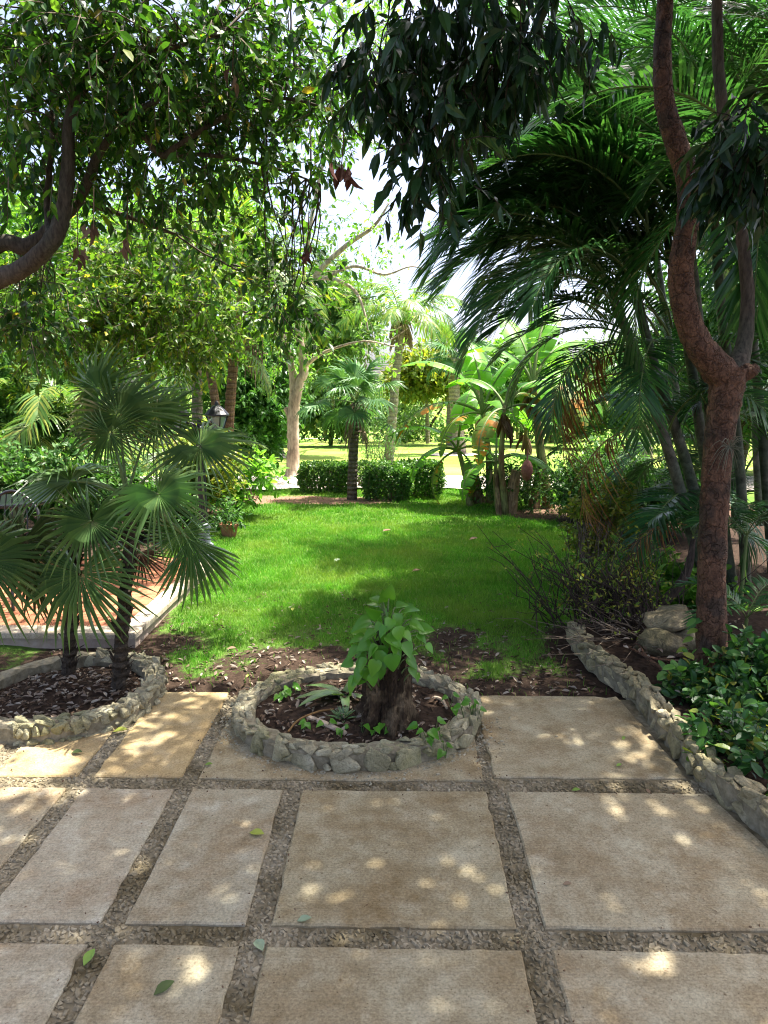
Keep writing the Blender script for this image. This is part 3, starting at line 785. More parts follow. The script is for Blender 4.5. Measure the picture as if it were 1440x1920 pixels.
for ri, (va, vb) in enumerate(rows):
    if ri == 2:
        slab(rect(U[-2][1], U[-1][0], va, vb - 0.5), MAT['slab_tan'])
        slab(rect(U[-1][1], U[0][0], va, vb - 0.35), MAT['slab_ochre'], 'ochre slab beside the left planter')
        slab(rect(U[0][1], U[1][0] + 0.005, va, vb + 0.02), MAT['slab_ochre'], 'ochre slab between the two planters')
        slab(rect(U[1][1], U[3][0], va - 0.01, RC[1]), MAT['slab_tan'], 'slab under the round planter')
        slab(rect(U[3][0] + 0.06, U_END, va + 0.03, vb), MAT['slab_tan'])
    else:
        for si, (ua, ub) in enumerate(spans):
            slab(rect(ua, ub, va, vb), MAT['slab_tan'] if si in (4, 5) or (ri == 0 and si > 2) else MAT['slab_grey'])
vz = rows[0][0] - (v1t - v1b)
for si, (ua, ub) in enumerate(spans): slab(rect(ua, ub, vz - 0.89, vz), MAT['slab_grey'])

# ---- stones: convex lumps, shared by many
def hull_mesh(name, pts, mat, worn=False):
    bm = bmesh.new()
    for p in pts: bm.verts.new(p)
    r = bmesh.ops.convex_hull(bm, input=bm.verts)
    bmesh.ops.delete(bm, geom=[g for g in r['geom_interior'] if isinstance(g, bmesh.types.BMVert)], context='VERTS')
    bmesh.ops.recalc_face_normals(bm, faces=bm.faces)
    if worn:
        bmesh.ops.bevel(bm, geom=list(bm.edges), offset=.09, segments=1, affect='EDGES', clamp_overlap=True)
        bmesh.ops.triangulate(bm, faces=bm.faces)
    me = bpy.data.meshes.new(name); bm.to_mesh(me); bm.free()
    me.materials.append(mat)
    if worn: me.polygons.foreach_set('use_smooth', np.ones(len(me.polygons), bool)); me.set_sharp_from_angle(angle=R(38))
    return me
def rock_pts(n=16, box=0.5, jit=0.12):
    p = rand_unit(n)
    p = np.sign(p) * np.abs(p) ** box
    p = p / np.abs(p).max(1, keepdims=True) ** 0.6
    p = p * (1 + rng.normal(0, jit, (n, 1)))
    return p / np.abs(p).max(0)
def rock_set(name, k, mat, n=16, **kw):
    return [hull_mesh(name, rock_pts(n, **kw), mat, True) for _ in range(k)]
ROCKS = rock_set('stone', 26, MAT['limestone'], 11, box=.6)
ROCKS_W = rock_set('stone', 26, MAT['limestone_warm'], 11, box=.6)

# pebbles set in the joints
PEB = []
for k in range(8):
    me = hull_mesh('pebble', rock_pts(12, 0.9, 0.12), MAT['pebble'])
    v = np.zeros(len(me.vertices) * 3, np.float32); me.vertices.foreach_get('co', v)
    me.calc_loop_triangles(); f = np.zeros(len(me.loop_triangles) * 3, np.int32); me.loop_triangles.foreach_get('vertices', f)
    PEB.append((v.reshape(-1, 3).astype(float), [f.reshape(-1, 3)]))
    bpy.data.meshes.remove(me)
def pebble_strip(rects):
    mb = MB()
    P = []
    for u0, u1, v0, v1 in rects:
        g = 0.019
        uu, vv = np.meshgrid(np.arange(u0 + g*.4, u1 - g*.2, g), np.arange(v0 + g*.4, v1 - g*.2, g))
        q = np.c_[uu.ravel(), vv.ravel()] + rng.normal(0, g * 0.25, (uu.size, 2))
        q[:, 0] = np.clip(q[:, 0], u0 + .006, u1 - .006); q[:, 1] = np.clip(q[:, 1], v0 + .006, v1 - .006)
        P.append(q)
    P = np.concatenate(P)
    W = P[:, :1] * PU + P[:, 1:] * PV
    dw, sd = dist_wall(W)
    keep = (np.hypot((W[:, 0] - RC[0]) / (RRX + .0), (W[:, 1] - RC[1]) / (RRY + .0)) > 1.0) & (np.hypot(*(W - LC).T) > LR) & (W[:, 1] > 1.0)
    W = W[keep]
    k = rng.integers(0, len(PEB), len(W))
    for i in range(len(PEB)):
        p = W[k == i]; n = len(p)
        if not n: continue
        pos = np.c_[p, rng.uniform(-0.0165, -0.0105, n)]
        a = rng.uniform(0, 2*np.pi, n); d = np.c_[np.cos(a), np.sin(a), rng.normal(0, .15, n)]
        V, F = scatter((PEB[i][0] * np.array((0.9, 1.1, 0.8)), PEB[i][1]), pos, d, np.tile((0, 0, 1.0), (n, 1)), rng.uniform(0.0085, 0.0145, n))
        mb.add(V, F)
    o = mbpart('pebble_joints', mb, MAT['pebble'], patio)
    o['kind'] = 'stuff'
rects = []
vlo = 0.8
for k in (-1, 0, 1): rects.append((U[k][0], U[k][1], vlo, V_EDGE))
for k in (2, 3): rects.append((U[k][0], U[k][1], vlo, v2b))
rects.append((U[3][0], U[3][0] + 0.065, v2b, V_EDGE - .3))
rects.append((U[-2][0], U_END, v1b, v1t)); rects.append((U[-2][0], U[1][1], v2b, v2t)); rects.append((U[1][1], U[3][0], v2b, v2t - 0.01)); rects.append((U[3][0], U_END, v2b, v2t + .03))
pebble_strip(rects)

# crumbly mortar heaped against the foot of the round planter
def mortar_skirt():
    mb = MB(); n = 520
    a = rng.uniform(-math.pi * 1.02, 0.02, n); rad = rng.exponential(0.035, n)
    side = np.where(np.cos(a) > 0.3, 1.7, 1.0)
    x = RC[0] + (RRX + rad * side) * np.cos(a); y = RC[1] + (RRY + rad * side) * np.sin(a)
    k = rng.integers(0, len(PEB), n)
    for i in range(len(PEB)):
        s = k == i; m = s.sum()
        ang = rng.uniform(0, 6.28, m)
        V, F = scatter((PEB[i][0] * np.array((1, 1.1, .6)), PEB[i][1]), np.c_[x[s], y[s], rng.uniform(-.006, .001, m)], np.c_[np.cos(ang), np.sin(ang), 0*ang], np.tile((0, 0, 1.), (m, 1)), rng.uniform(.003, .011, m))
        mb.add(V, F)
    o = mbpart('mortar_crumbs', mb, MAT['mortar_pale'], patio); o['kind'] = 'stuff'
mortar_skirt()

# ================================================================== STONE PLANTERS AND WALL
def ring_section(cx, cy, rx, ry, t, h, z0, mb, seg=72, dark=True):
    """mortar core: a ring with a rough top"""
    a = np.linspace(0, 2*np.pi, seg, endpoint=False)
    prof = ((-.008, z0), (-.010, h - .04), (-.024, h - .018), (-t + .024, h - .018), (-t + .008, h - .03), (-t + .008, z0))
    V = []
    for q, z in prof:
        jr = rng.normal(0, 0.006, seg); jz = rng.normal(0, 0.005, seg) if z > z0 else 0
        V.append(np.c_[cx + (rx - .02 + q + jr) * np.cos(a), cy + (ry - .02 + q + jr) * np.sin(a), np.full(seg, z) + jz])
    V = np.concatenate(V); n = len(prof)
    i = np.arange(n - 1)[:, None] * seg; j = np.arange(seg)[None]; j2 = (j + 1) % seg
    mb.add(V, [np.stack((i + j, i + j2, i + seg + j2, i + seg + j), -1).reshape(-1, 4)])

def ring_planter(label, cx, cy, rx, ry, t, h, hi, soil_z, big, parent_rocks, course, arc=(0, 2*np.pi), zb=-0.03):
    o = thing('stone_planter', label, 'planter', (cx, cy, zb))
    mb = MB(); ring_section(cx, cy, rx, ry, t, h, zb, mb); mbpart('mortar_core', mb, MAT['mortar_joint'], o)
    def put(r_off, z, w, hh, dep, ang):
        p = (cx + (rx + r_off) * math.cos(ang), cy + (ry + r_off) * math.sin(ang), z)
        nrm = np.array((math.cos(ang), math.sin(ang), 0)); 
        M = mat4(p, nrm + rng.normal(0, .14, 3), (rng.normal(0, .28), rng.normal(0, .28), 1), (w / 2, dep / 2, hh / 2))
        placed('stone', random.choice(parent_rocks), o, M)
    # outer face: courses of stones
    z = zb; ci = 0
    while z < h - .03:
        hc = min(rng.uniform(*course), h - z)
        if h - z - hc < .035: hc = h - z
        a = arc[0] + rng.uniform(0, .08)
        while a < arc[1]:
            w = rng.uniform(*big) * (1 if ci == 0 else .6); k = rng.uniform(.75, 1.12)
            put(-.035 + rng.normal(0, .006), z + hc * k * .5, w * .99, hc * k * 1.04, .075, a + w / 2 / rx)
            if rng.random() < .8:
                cw = rng.uniform(.03, .07)
                put(-.028, z + hc * rng.uniform(.2, .95), cw, cw * rng.uniform(.6, 1.1), .06, a + w / rx)
            a += w / rx
        z += hc; ci += 1
    # capping: small flat stones
    for row, r_off in ((0, -.035), (1, -t * .52), (2, -t + .02)):
        a = arc[0] + rng.uniform(0, .1)
        while a < arc[1]:
            w = rng.uniform(.055, .125)
            put(r_off + rng.normal(0, .008), h - .022 + rng.normal(0, .005), w * 1.04, rng.uniform(.035, .055), t * .40, a + w / 2 / rx)
            a += w / (rx + r_off)
    a = arc[0]
    while a < arc[1]:                           # inner face
        w = rng.uniform(.08, .17)
        put(-t + .005, (soil_z + h) / 2 - .015, w * 1.1, (h - soil_z) * 1.0, .05, a + w / 2 / (rx - t)); a += w / (rx - t)
    # soil inside
    seg = 40; V = [(cx, cy, soil_z + .03)]; aa = np.linspace(0, 2*np.pi, seg, endpoint=False)
    F3, F4 = [], []
    for k in range(1, 9):
        q = k / 8
        for s in aa: V.append((cx + (rx - t + .03) * q * math.cos(s), cy + (ry - t + .03) * q * math.sin(s), soil_z + .03 * (1 - q*q) + rng.normal(0, .007)))
    for s in range(seg): F3.append((0, 1 + s, 1 + (s + 1) % seg))
    for k in range(7):
        for s in range(seg):
            b = 1 + k * seg; F4.append((b + s, b + seg + s, b + seg + (s + 1) % seg, b + (s + 1) % seg))
    part('soil', V, [np.array(F3), np.array(F4)], MAT['soil'], o, True)
    return o
H_RING = 0.12
planter_c = ring_planter('round limestone planter with the ivy covered stump, in the middle of the patio', RC[0], RC[1], RRX, RRY, 0.125, H_RING, .1, 0.045, (.12, .27), ROCKS, (.12, .15))
# left planter: only the arc the picture can see is faced with separate stones
planter_l = ring_planter('curved limestone planter at the left holding the fan palms', LC[0], LC[1], LR, LR, 0.125, 0.125, .1, 0.03, (.06, .115), ROCKS, (.05, .075), (-1.75, 1.6))

def wall_right():
    pts = np.vstack((WALL, WALL[-1] + (WALL[-1] - WALL[-2]) * 1.5))
    o = thing('stone_wall', 'low dry limestone wall edging the planting bed on the right', 'wall', (pts[5][0], pts[5][1], -.03))
    seg = np.diff(pts, axis=0); L = np.linalg.norm(seg, axis=1); cum = np.concatenate(([0], np.cumsum(L)))
    def pos(s):
        i = min(np.searchsorted(cum, s, 'right') - 1, len(L) - 1); f = (s - cum[i]) / L[i]
        d = seg[i] / L[i]
        # blend tangents so that corners are round
        return pts[i] + seg[i] * f, d, np.array((-d[1], d[0])) * 1.0
    tot = cum[-1]; t = .13
    hgt = lambda s: .13 + .03 * min(1, s / 1.2) + .012 * math.sin(s * 5)
    mb = MB(); V = []; n = 70
    for s in np.linspace(0, tot, n):
        p, d, nn = pos(min(s, tot - 1e-3)); h = hgt(s)
        for q, z in ((.03, -.04), (.03, h - .04), (t - .03, h - .04), (t - .03, -.04)):
            V.append((*(p + nn * (q + rng.normal(0, .006))), z + rng.normal(0, .004)))
    F = [(i*4 + k, i*4 + k + 1, (i+1)*4 + k + 1, (i+1)*4 + k) for i in range(n - 1) for k in range(3)]
    F += [(0, 3, 2, 1)]
    part('mortar_core', V, [np.array(F)], MAT['mortar_joint'], o)
    def put(s, q, z, w, hh, dep):
        p, d, nn = pos(min(max(s, 0), tot - 1e-3)); p = p + nn * q
        placed('stone', random.choice(ROCKS_W), o, mat4((*p, z), np.append(nn, 0) + rng.normal(0, .15, 3), (rng.normal(0, .2), rng.normal(0, .2), 1), (w / 2, dep / 2, hh / 2)))
    s = 0
    while s < tot:
        w = rng.uniform(.08, .2); h = hgt(s); k = rng.uniform(.4, .95)
        put(s + w/2, .045, -.03 + h * k / 2, w * 1.0, h * k * 1.02, .085)
        if k < .8: put(s + w/2 + rng.normal(0, .02), .045, h * (k + 1) / 2 - .02, w * .98, h * (1 - k) * 1.1, .08)
        s += w
    for q in (.04, .075, .11):
        s = rng.uniform(0, .1)
        while s < tot:
            w = rng.uniform(.06, .15); put(s + w/2, q + rng.normal(0, .01), hgt(s) - .03 + rng.normal(0, .006), w * 1.02, rng.uniform(.04, .065), .06); s += w
    return o
stone_wall = wall_right()

# planting bed behind the wall
def bed_right():
    n = 26; V, F = [], []
    offs = (0.12, .4, .9, 1.6, 2.6, 4.2)
    pts = np.vstack((WALL, WALL[-1] + (WALL[-1] - WALL[-2]) * 1.5))
    for p, d in zip(pts, norm(np.gradient(pts, axis=0))):
        nn = np.array((-d[1], d[0]))
        nn = norm(nn * .4 + np.array((.9, .25)))
        for q in offs:
            V.append((*(p + nn * q), .07 + .06 * min(q, 1) + rng.normal(0, .015) - (.0 if q < 4 else .3)))
    m = len(offs)
    for i in range(len(pts) - 1):
        for k in range(m - 1): F.append((i*m + k, i*m + k + 1, (i+1)*m + k + 1, (i+1)*m + k))
    return solo('planting_bed', V, [np.array(F)], MAT['soil'], 'dark earth bed behind the low wall on the right', 'ground', kind='structure', smooth=True)
bed_right()

# ================================================================== TERRACE
def terrace():
    W0, D = -7.5, 0.15
    uL = TU + W0
    poly = np.array([xy(uL, TV0), xy(TU, TV0), xy(TU, TV1), xy(uL, TV1)])
    o = solo('terrace', *prism(poly, -.06, TZ - .012), MAT['grout'], 'terracotta tiled terrace with a pale kerb behind the fan palms', 'terrace', kind='structure')
    kz = TZ + .004
    def kerb(u0, u1, v0, v1, axis):
        L = (u1 - u0) if axis == 0 else (v1 - v0); k = max(1, int(L / 0.6))
        for i in range(k):
            a, b = i / k, (i + 1) / k
            r = rect(u0 + (u1-u0)*a + .003, u0 + (u1-u0)*b - .003, v0, v1) if axis == 0 else rect(u0, u1, v0 + (v1-v0)*a + .003, v0 + (v1-v0)*b - .003)
            part('kerb_stone', *prism(np.array(r), TZ - .045, kz, .012), MAT['terrace_kerb'], o)
    kerb(uL, TU + .02, TV0 - .03, TV0 + D, 0)
    kerb(TU - D, TU + .02, TV0 + D + .004, TV1, 1)
    g = .30; gap = .008
    for i in range(12):
        for j in range(int((TV1 - TV0 - D) / g) + 1):
            u1 = TU - D - .004 - i * g; v0 = TV0 + D + .004 + j * g
            v1 = min(v0 + g - gap, TV1 - .01)
            if v1 - v0 < .05: continue
            part('tile', *prism(np.array(rect(u1 - g + gap, u1, v0, v1)), TZ - .02, TZ + rng.uniform(-.001, .001), .003), MAT['terracotta_tile'], o)
    return o
terrace()

# ================================================================== LAMP POST
def lamp_post():
    b = gp(385, 1050, TZ); b[2] = TZ + .006
    s = 8.0 / F_PX * 8 / 8
    s = b[1] / (F_PX * .965) * .96
    o = thing('lamp_post', 'dark blue grey double lantern lamp post at the terrace corner', 'lamp post', b)
    Z = lambda px: px * s
    mb = MB()
    mb.add(*lathe([(Z(19), 0), (Z(19), Z(12)), (Z(15), Z(15)), (Z(17), Z(20)), (Z(17), Z(30)), (Z(12), Z(34)), (Z(10), Z(60)), (Z(13), Z(63)), (Z(13), Z(68)), (Z(7), Z(74)), (Z(7), Z(76))], 20, b))
    mbpart('base', mb, MAT['post_paint'], o, False)
    # fluted shaft
    seg = 24; a = np.linspace(0, 2*np.pi, seg, endpoint=False); r = Z(7.2) * (1 + .08 * np.where(np.arange(seg) % 2, 1, -1))
    V = []
    for z in (Z(75), Z(150), Z(245)): V.append(np.c_[b[0] + r*np.cos(a), b[1] + r*np.sin(a), np.full(seg, b[2] + z)])
    V = np.concatenate(V); j = np.arange(seg); j2 = (j + 1) % seg
    part('shaft', V, [np.concatenate([np.stack((k*seg + j, k*seg + j2, (k+1)*seg + j2, (k+1)*seg + j), -1) for k in (0, 1)])], MAT['iron'], o)
    top = b + np.array((0, 0, Z(245)))
    mb = MB(); mb.add(*lathe([(Z(7), 0), (Z(11), Z(3)), (Z(11), Z(6)), (Z(5), Z(12)), (Z(4), Z(22)), (0.002, Z(28))], 14, top)); mbpart('finial', mb, MAT['iron'], o)
    for sgn in (-1, 1):
        end = top + np.array((sgn * Z(36), -Z(10), Z(2)))
        mb = MB(); mb.add(*stube([top, top + np.array((sgn*Z(12), -Z(3), Z(16))), top + np.array((sgn*Z(30), -Z(8), Z(14))), end], [Z(3), Z(2.6), Z(2.6), Z(3)], 8)); mbpart('arm', mb, MAT['iron'], o, True)
        lz = end
        hb = MB(); hb.add(*lathe([(Z(7), 0), (Z(9), Z(2)), (Z(11), Z(4))], 6, lz))
        for k in range(6):
            t = k * math.pi / 3; hb.add(*tube([lz + np.array((Z(11)*math.cos(t), Z(11)*math.sin(t), Z(4))), lz + np.array((Z(20)*math.cos(t), Z(20)*math.sin(t), Z(30)))], [Z(1.4)]*2, 5))
        hb.add(*lathe([(Z(23), Z(29)), (Z(23), Z(32)), (Z(16), Z(40)), (Z(8), Z(47)), (Z(4), Z(49)), (Z(3), Z(54)), (.002, Z(58))], 12, lz))
        lan = mbpart('lantern', hb, MAT['iron'], o)
        gb = MB(); gb.add(*lathe([(Z(10), Z(4.5)), (Z(18.6), Z(29.5))], 6, lz)); mbpart('glass', gb, MAT['lamp_glass'], lan)
lamp_post()

# ================================================================== PALM PARTS
def frond_mesh(name, mat, length=2.2, pairs=46, leaflet=0.5, e0=60, e1=-35, vlift=0.35, droop=0.5, width=0.028, start=0.18, seed=0, messy=0.06, rmat=None, ragged=0.0):
    """feather frond: rachis from the origin, heading +Y and up, arching over"""
    g = np.random.default_rng(seed); n = 14
    e = np.radians(np.linspace(e0, e1, n)); ds = length / (n - 1)
    P = [np.zeros(3)]
    sw = g.normal(0, .05)
    for i in range(n - 1): P.append(P[-1] + ds * np.array((math.sin(sw * i / 3) * .25, math.cos(e[i]), math.sin(e[i]))))
    P = np.array(P)
    mb = MB(); mb.add(*tube(P, np.linspace(.016, .003, n) * (length / 2.2), 5), mi=1)
    T = norm(np.gradient(P, axis=0)); cum = np.linspace(0, 1, n)
    for side in (-1, 1):
        for k in range(pairs):
            s = start + (1 - start) * (k + g.uniform(-.25, .25)) / pairs
            if ragged and g.random() < ragged: continue
            s = min(max(s, 0), .995)
            p = np.array([np.interp(s, cum, P[:, q]) for q in range(3)]); t = norm(np.array([np.interp(s, cum, T[:, q]) for q in range(3)]))
            q = (s - start) / (1 - start)
            L = leaflet * (0.45 + 0.75 * math.sin(math.pi * min(1, q * .86 + .12)) ** .8) * g.uniform(.9, 1.08)
            if q > .85: L *= 1 - (q - .85) * 2.2
            ang = math.radians(62 - 34 * q + g.normal(0, 4))
            upv = norm(np.cross(np.cross(t, (0, 0, 1)), t)) if abs(t[2]) < .99 else np.array((0, -1., 0))
            lat = np.cross(t, upv) * side
            d = norm(t * math.cos(ang) + lat * math.sin(ang) + upv * (vlift + g.normal(0, messy)))
            dr = droop * (1 + g.normal(0, messy * 3))
            nrm = norm(np.cross(d, t) * side + 1e-6); wv = norm(np.cross(d, nrm))
            w = width * g.uniform(.85, 1.15)
            pts = []
            for f, ww in ((0, .35), (.3, 1), (.65, .85), (1, 0)):
                c = p + d * L * f + np.array((0, 0, -1)) * L * dr * f * f * .8
                if ww: pts += [c - wv * w * ww / 2, c + wv * w * ww / 2]
                else: pts.append(c)
            mb.add(pts, [np.array(((0, 1, 3, 2), (2, 3, 5, 4))), np.array(((4, 5, 6),))])
    return mb.mesh(name, [mat, rmat or MAT['petiole']])

def fan_mesh(name, mat, segs=34, R_=0.55, span=300, split=0.5, droop=0.25, seed=0, pleat=0.035, cup=0.12, width=1.0):
    """fan leaf: hub at the origin, fan in XY around +Y, face +Z"""
    g = np.random.default_rng(seed); mb = MB()
    a0 = math.radians(90 + span / 2); da = math.radians(span / segs)
    for k in range(segs):
        a = a0 - (k + .5) * da + g.normal(0, .012)
        off = abs((k + .5) / segs - .5) * 2
        L = R_ * (1 - .22 * off ** 2) * g.uniform(.93, 1.05)
        rs = R_ * split * (1 - .1 * off) 
        dr = droop * g.uniform(.5, 1.6)
        c = np.array((math.cos(a), math.sin(a), 0)); lv = np.array((-math.sin(a), math.cos(a), 0))
        hw = rs * math.tan(da / 2) * width
        z = lambda r: cup * r * r / R_ - (dr * max(0, r - rs * .8) ** 2 / R_ * 2.2)
        tw = g.normal(0, .15)
        V = [c * .012, c * rs * .5 + lv * hw * .5 + (0, 0, z(rs * .5)), c * rs * .5 + np.array((0, 0, z(rs * .5) + pleat * .4)), c * rs * .5 - lv * hw * .5 + (0, 0, z(rs * .5)),
             c * rs + lv * hw + (0, 0, z(rs)), c * rs + np.array((0, 0, z(rs) + pleat * R_ / .55)), c * rs - lv * hw + (0, 0, z(rs))]
        rm = rs + (L - rs) * .55
        hm = hw * .72
        V += [c * rm + lv * (hm + tw * .02) + (0, 0, z(rm) + tw * hm), c * rm + np.array((0, 0, z(rm) + pleat * .5)), c * rm - lv * (hm - tw * .02) + (0, 0, z(rm) - tw * hm), c * L + lv * tw * .05 + (0, 0, z(L))]
        mb.add(V, [np.array(((0, 2, 1), (0, 3, 2), (7, 8, 10), (8, 9, 10))), np.array(((1, 2, 5, 4), (2, 3, 6, 5), (4, 5, 8, 7), (5, 6, 9, 8)))])
    return mb.mesh(name, [mat])

FAN = [fan_mesh('leaf', MAT['fan'], 40, .56, 320, .32, .42, s, width=.92) for s in (1, 2, 3)]
FAN_DROOP = [fan_mesh('leaf', MAT['fan'], 40, .58, 300, .45, .75, s, cup=.02) for s in (4, 5)]
FAN_NARROW = fan_mesh('leaf', MAT['fan'], 18, .58, 110, .5, .5, 14, cup=.02)
FAN_DEAD = fan_mesh('leaf', MAT['dead'], 26, .5, 200, .35, 1.0, 15, cup=.0)
FAN_OLIVE = fan_mesh('leaf', MAT['fan_olive'], 40, .56, 310, .5, .5, 6)
FAN_FAR = [fan_mesh('leaf', MAT['fan_far'], 28, .55, 310, .48, .6, s) for s in (7, 8, 9)]

ARECA = [frond_mesh('frond', MAT['areca'], 2.3, 58, .56, 62, e1, .30, .45, .026, seed=s) for s, e1 in ((1, -40), (2, -62), (3, -15), (4, -75))]
ARECA_S = [frond_mesh('frond', MAT['areca'], 1.0, 26, .30, 55, -40, .3, .35, .026, seed=s) for s in (5, 6)]
ARECA_SUN = [frond_mesh('frond', MAT['areca_sun'], 2.2, 40, .5, 60, e1, .25, .6, .034, seed=s) for s, e1 in ((11, -50), (12, -75), (13, -25))]
COCO = [frond_mesh('frond', MAT['areca_sun'], 2.4, 36, .45, 55, e1, .1, .9, .035, seed=s) for s, e1 in ((21, -40), (22, -70))]
DEAD_F = [frond_mesh('frond', MAT['frond_dead'], 1.9, 34, .48, 40, -85, .1, 1.1, .022, seed=s, messy=.2, rmat=MAT['petiole_brown'], ragged=.12) for s in (31, 32)]

def put_frond(parent, me, base, az, tilt=0.0, s=1.0, roll=0.0):
    """az: compass angle from +Y towards +X, tilt raises (+) or lowers (-) the whole frond"""
    M = Matrix.Translation(Vector(base)) @ Matrix.Rotation(-az, 4, 'Z') @ Matrix.Rotation(tilt, 4, 'X') @ Matrix.Rotation(roll, 4, 'Y') @ Matrix.Diagonal((s, s, s, 1))
    return placed('frond', me, parent, M)

# ---------------------------------------------------------------- fan palms at the left
def fan_palm_left():
    def trunk(o, pts, mat=MAT['palm_bark_dark']):
        P, r = pathpx(pts)
        P, r = smooth_path(P, r, 14)
        r = r * .72 * (1 + .07 * np.where(np.arange(len(r)) % 2, 1, -1))
        V, F = tube(P, r, 14, .09, seed=3)
        part('trunk', V, F, mat, o)
        mb = MB()                               # old leaf bases and fibre along the trunk
        for i in range(70):
            k = rng.integers(2, len(P) - 1); a = rng.uniform(0, 6.28)
            q = P[k] + r[k] * np.array((math.cos(a), math.sin(a), 0))
            mb.add(*tube([q, q + np.array((math.cos(a) * .02, math.sin(a) * .02, .05)), q + np.array((math.cos(a) * rng.uniform(.03, .07), math.sin(a) * rng.uniform(.03, .07), rng.uniform(.05, .1)))], [.010, .006, .002], 4))
        mbpart('leaf_bases', mb, MAT['palm_bark_dark'], o)
        return P[-1]
    bA = gp(222, 1292, .05); bA[2] = .04
    bB = gp(128, 1268, .05); bB[2] = .04
    YA, YB = bA[1], bB[1]
    A = thing('fan_palm', 'taller fan palm with many round leaves, right trunk in the left planter', 'palm', bA)
    tA = trunk(A, [(222, 1292, YA, .062), (228, 1200, YA, .058), (236, 1100, YA, .052), (243, 1010, YA, .05), (238, 930, YA, .05)])
    B = thing('fan_palm', 'shorter fan palm with drooping dark leaves, left trunk in the left planter', 'palm', bB)
    tB = trunk(B, [(128, 1268, YB, .058), (132, 1180, YB, .052), (138, 1090, YB, .048), (140, 1030, YB, .045)])
    def leaf(o, top, px, py, Y, Rpx, n, d, me, base_r=.56, young=False):
        hub = at(px, py, Y); s = Rpx * .95 * Y / F_PX / base_r
        lf = placed('leaf', me, o, mat4(hub, d, n, s))
        mid = (np.asarray(top) + hub) / 2 + np.array((0, 0, .08)) * np.linalg.norm(hub - top)
        mb = MB(); mb.add(*stube([np.asarray(top), mid, hub], [.011, .008, .006], 6, 4)); mbpart('petiole', mb, MAT['petiole'], o, True)
    F0, F1, F2 = FAN
    leaf(A, tA, 222, 779, YA + .10, 150, (-.05, -.80, .45), (0, .45, .85), F0)
    leaf(A, tA, 375, 836, YA + .15, 135, (-.15, -.55, .80), (.93, -.1, -.15), F1)
    leaf(A, tA, 297, 927, YA - .35, 140, (.10, -.72, .68), (.55, -.5, -.45), F2)
    leaf(B, tB, 170, 977, YB - .50, 150, (.02, -.80, .55), (-.1, -.5, -.75), F0)
    leaf(B, tB, 150, 1075, YB - .35, 150, (.05, -.55, .45), (.1, -.55, -.85), FAN_DROOP[0])
    leaf(A, tA, 132, 902, YA - .1, 130, (-.25, .5, .75), (-.9, -.35, -.15), F1)
    leaf(A, tA, 206, 812, YA - .05, 90, (.0, -.9, .2), (.1, -.2, -.95), F2)
    leaf(A, tA, 338, 1000, YA + .1, 82, (.2, -.9, .2), (-.15, -.2, -.95), FAN_DROOP[1])
    leaf(A, tA, 355, 1010, YA + .05, 150, (.35, -.9, .2), (.3, -.1, -.95), FAN_NARROW)
    leaf(B, tB, 45, 1010, YB - .15, 120, (-.2, -.7, .6), (-.2, -.5, -.8), FAN_OLIVE)
    leaf(A, tA, 262, 1035, YA + .05, 95, (.3, -.8, .2), (.15, -.1, -.97), FAN_DEAD)
    leaf(B, tB, 118, 1085, YB + .1, 85, (-.2, -.8, .2), (-.2, -.1, -.97), FAN_DEAD)
    leaf(B, tB, 90, 1060, YB + .1, 120, (-.3, -.65, .4), (-.55, -.3, -.75), FAN_OLIVE)
    leaf(B, tB, -30, 1050, YB - .45, 150, (.1, -.6, .7), (.5, -.4, -.75), FAN_DROOP[1])
    leaf(A, tA, 292, 785, YA + .35, 120, (.2, -.75, .6), (.75, .3, .45), F2)
    leaf(A, tA, 185, 730, YA + .3, 110, (-.3, -.8, .3), (-.35, .3, .95), F1)
fan_palm_left()

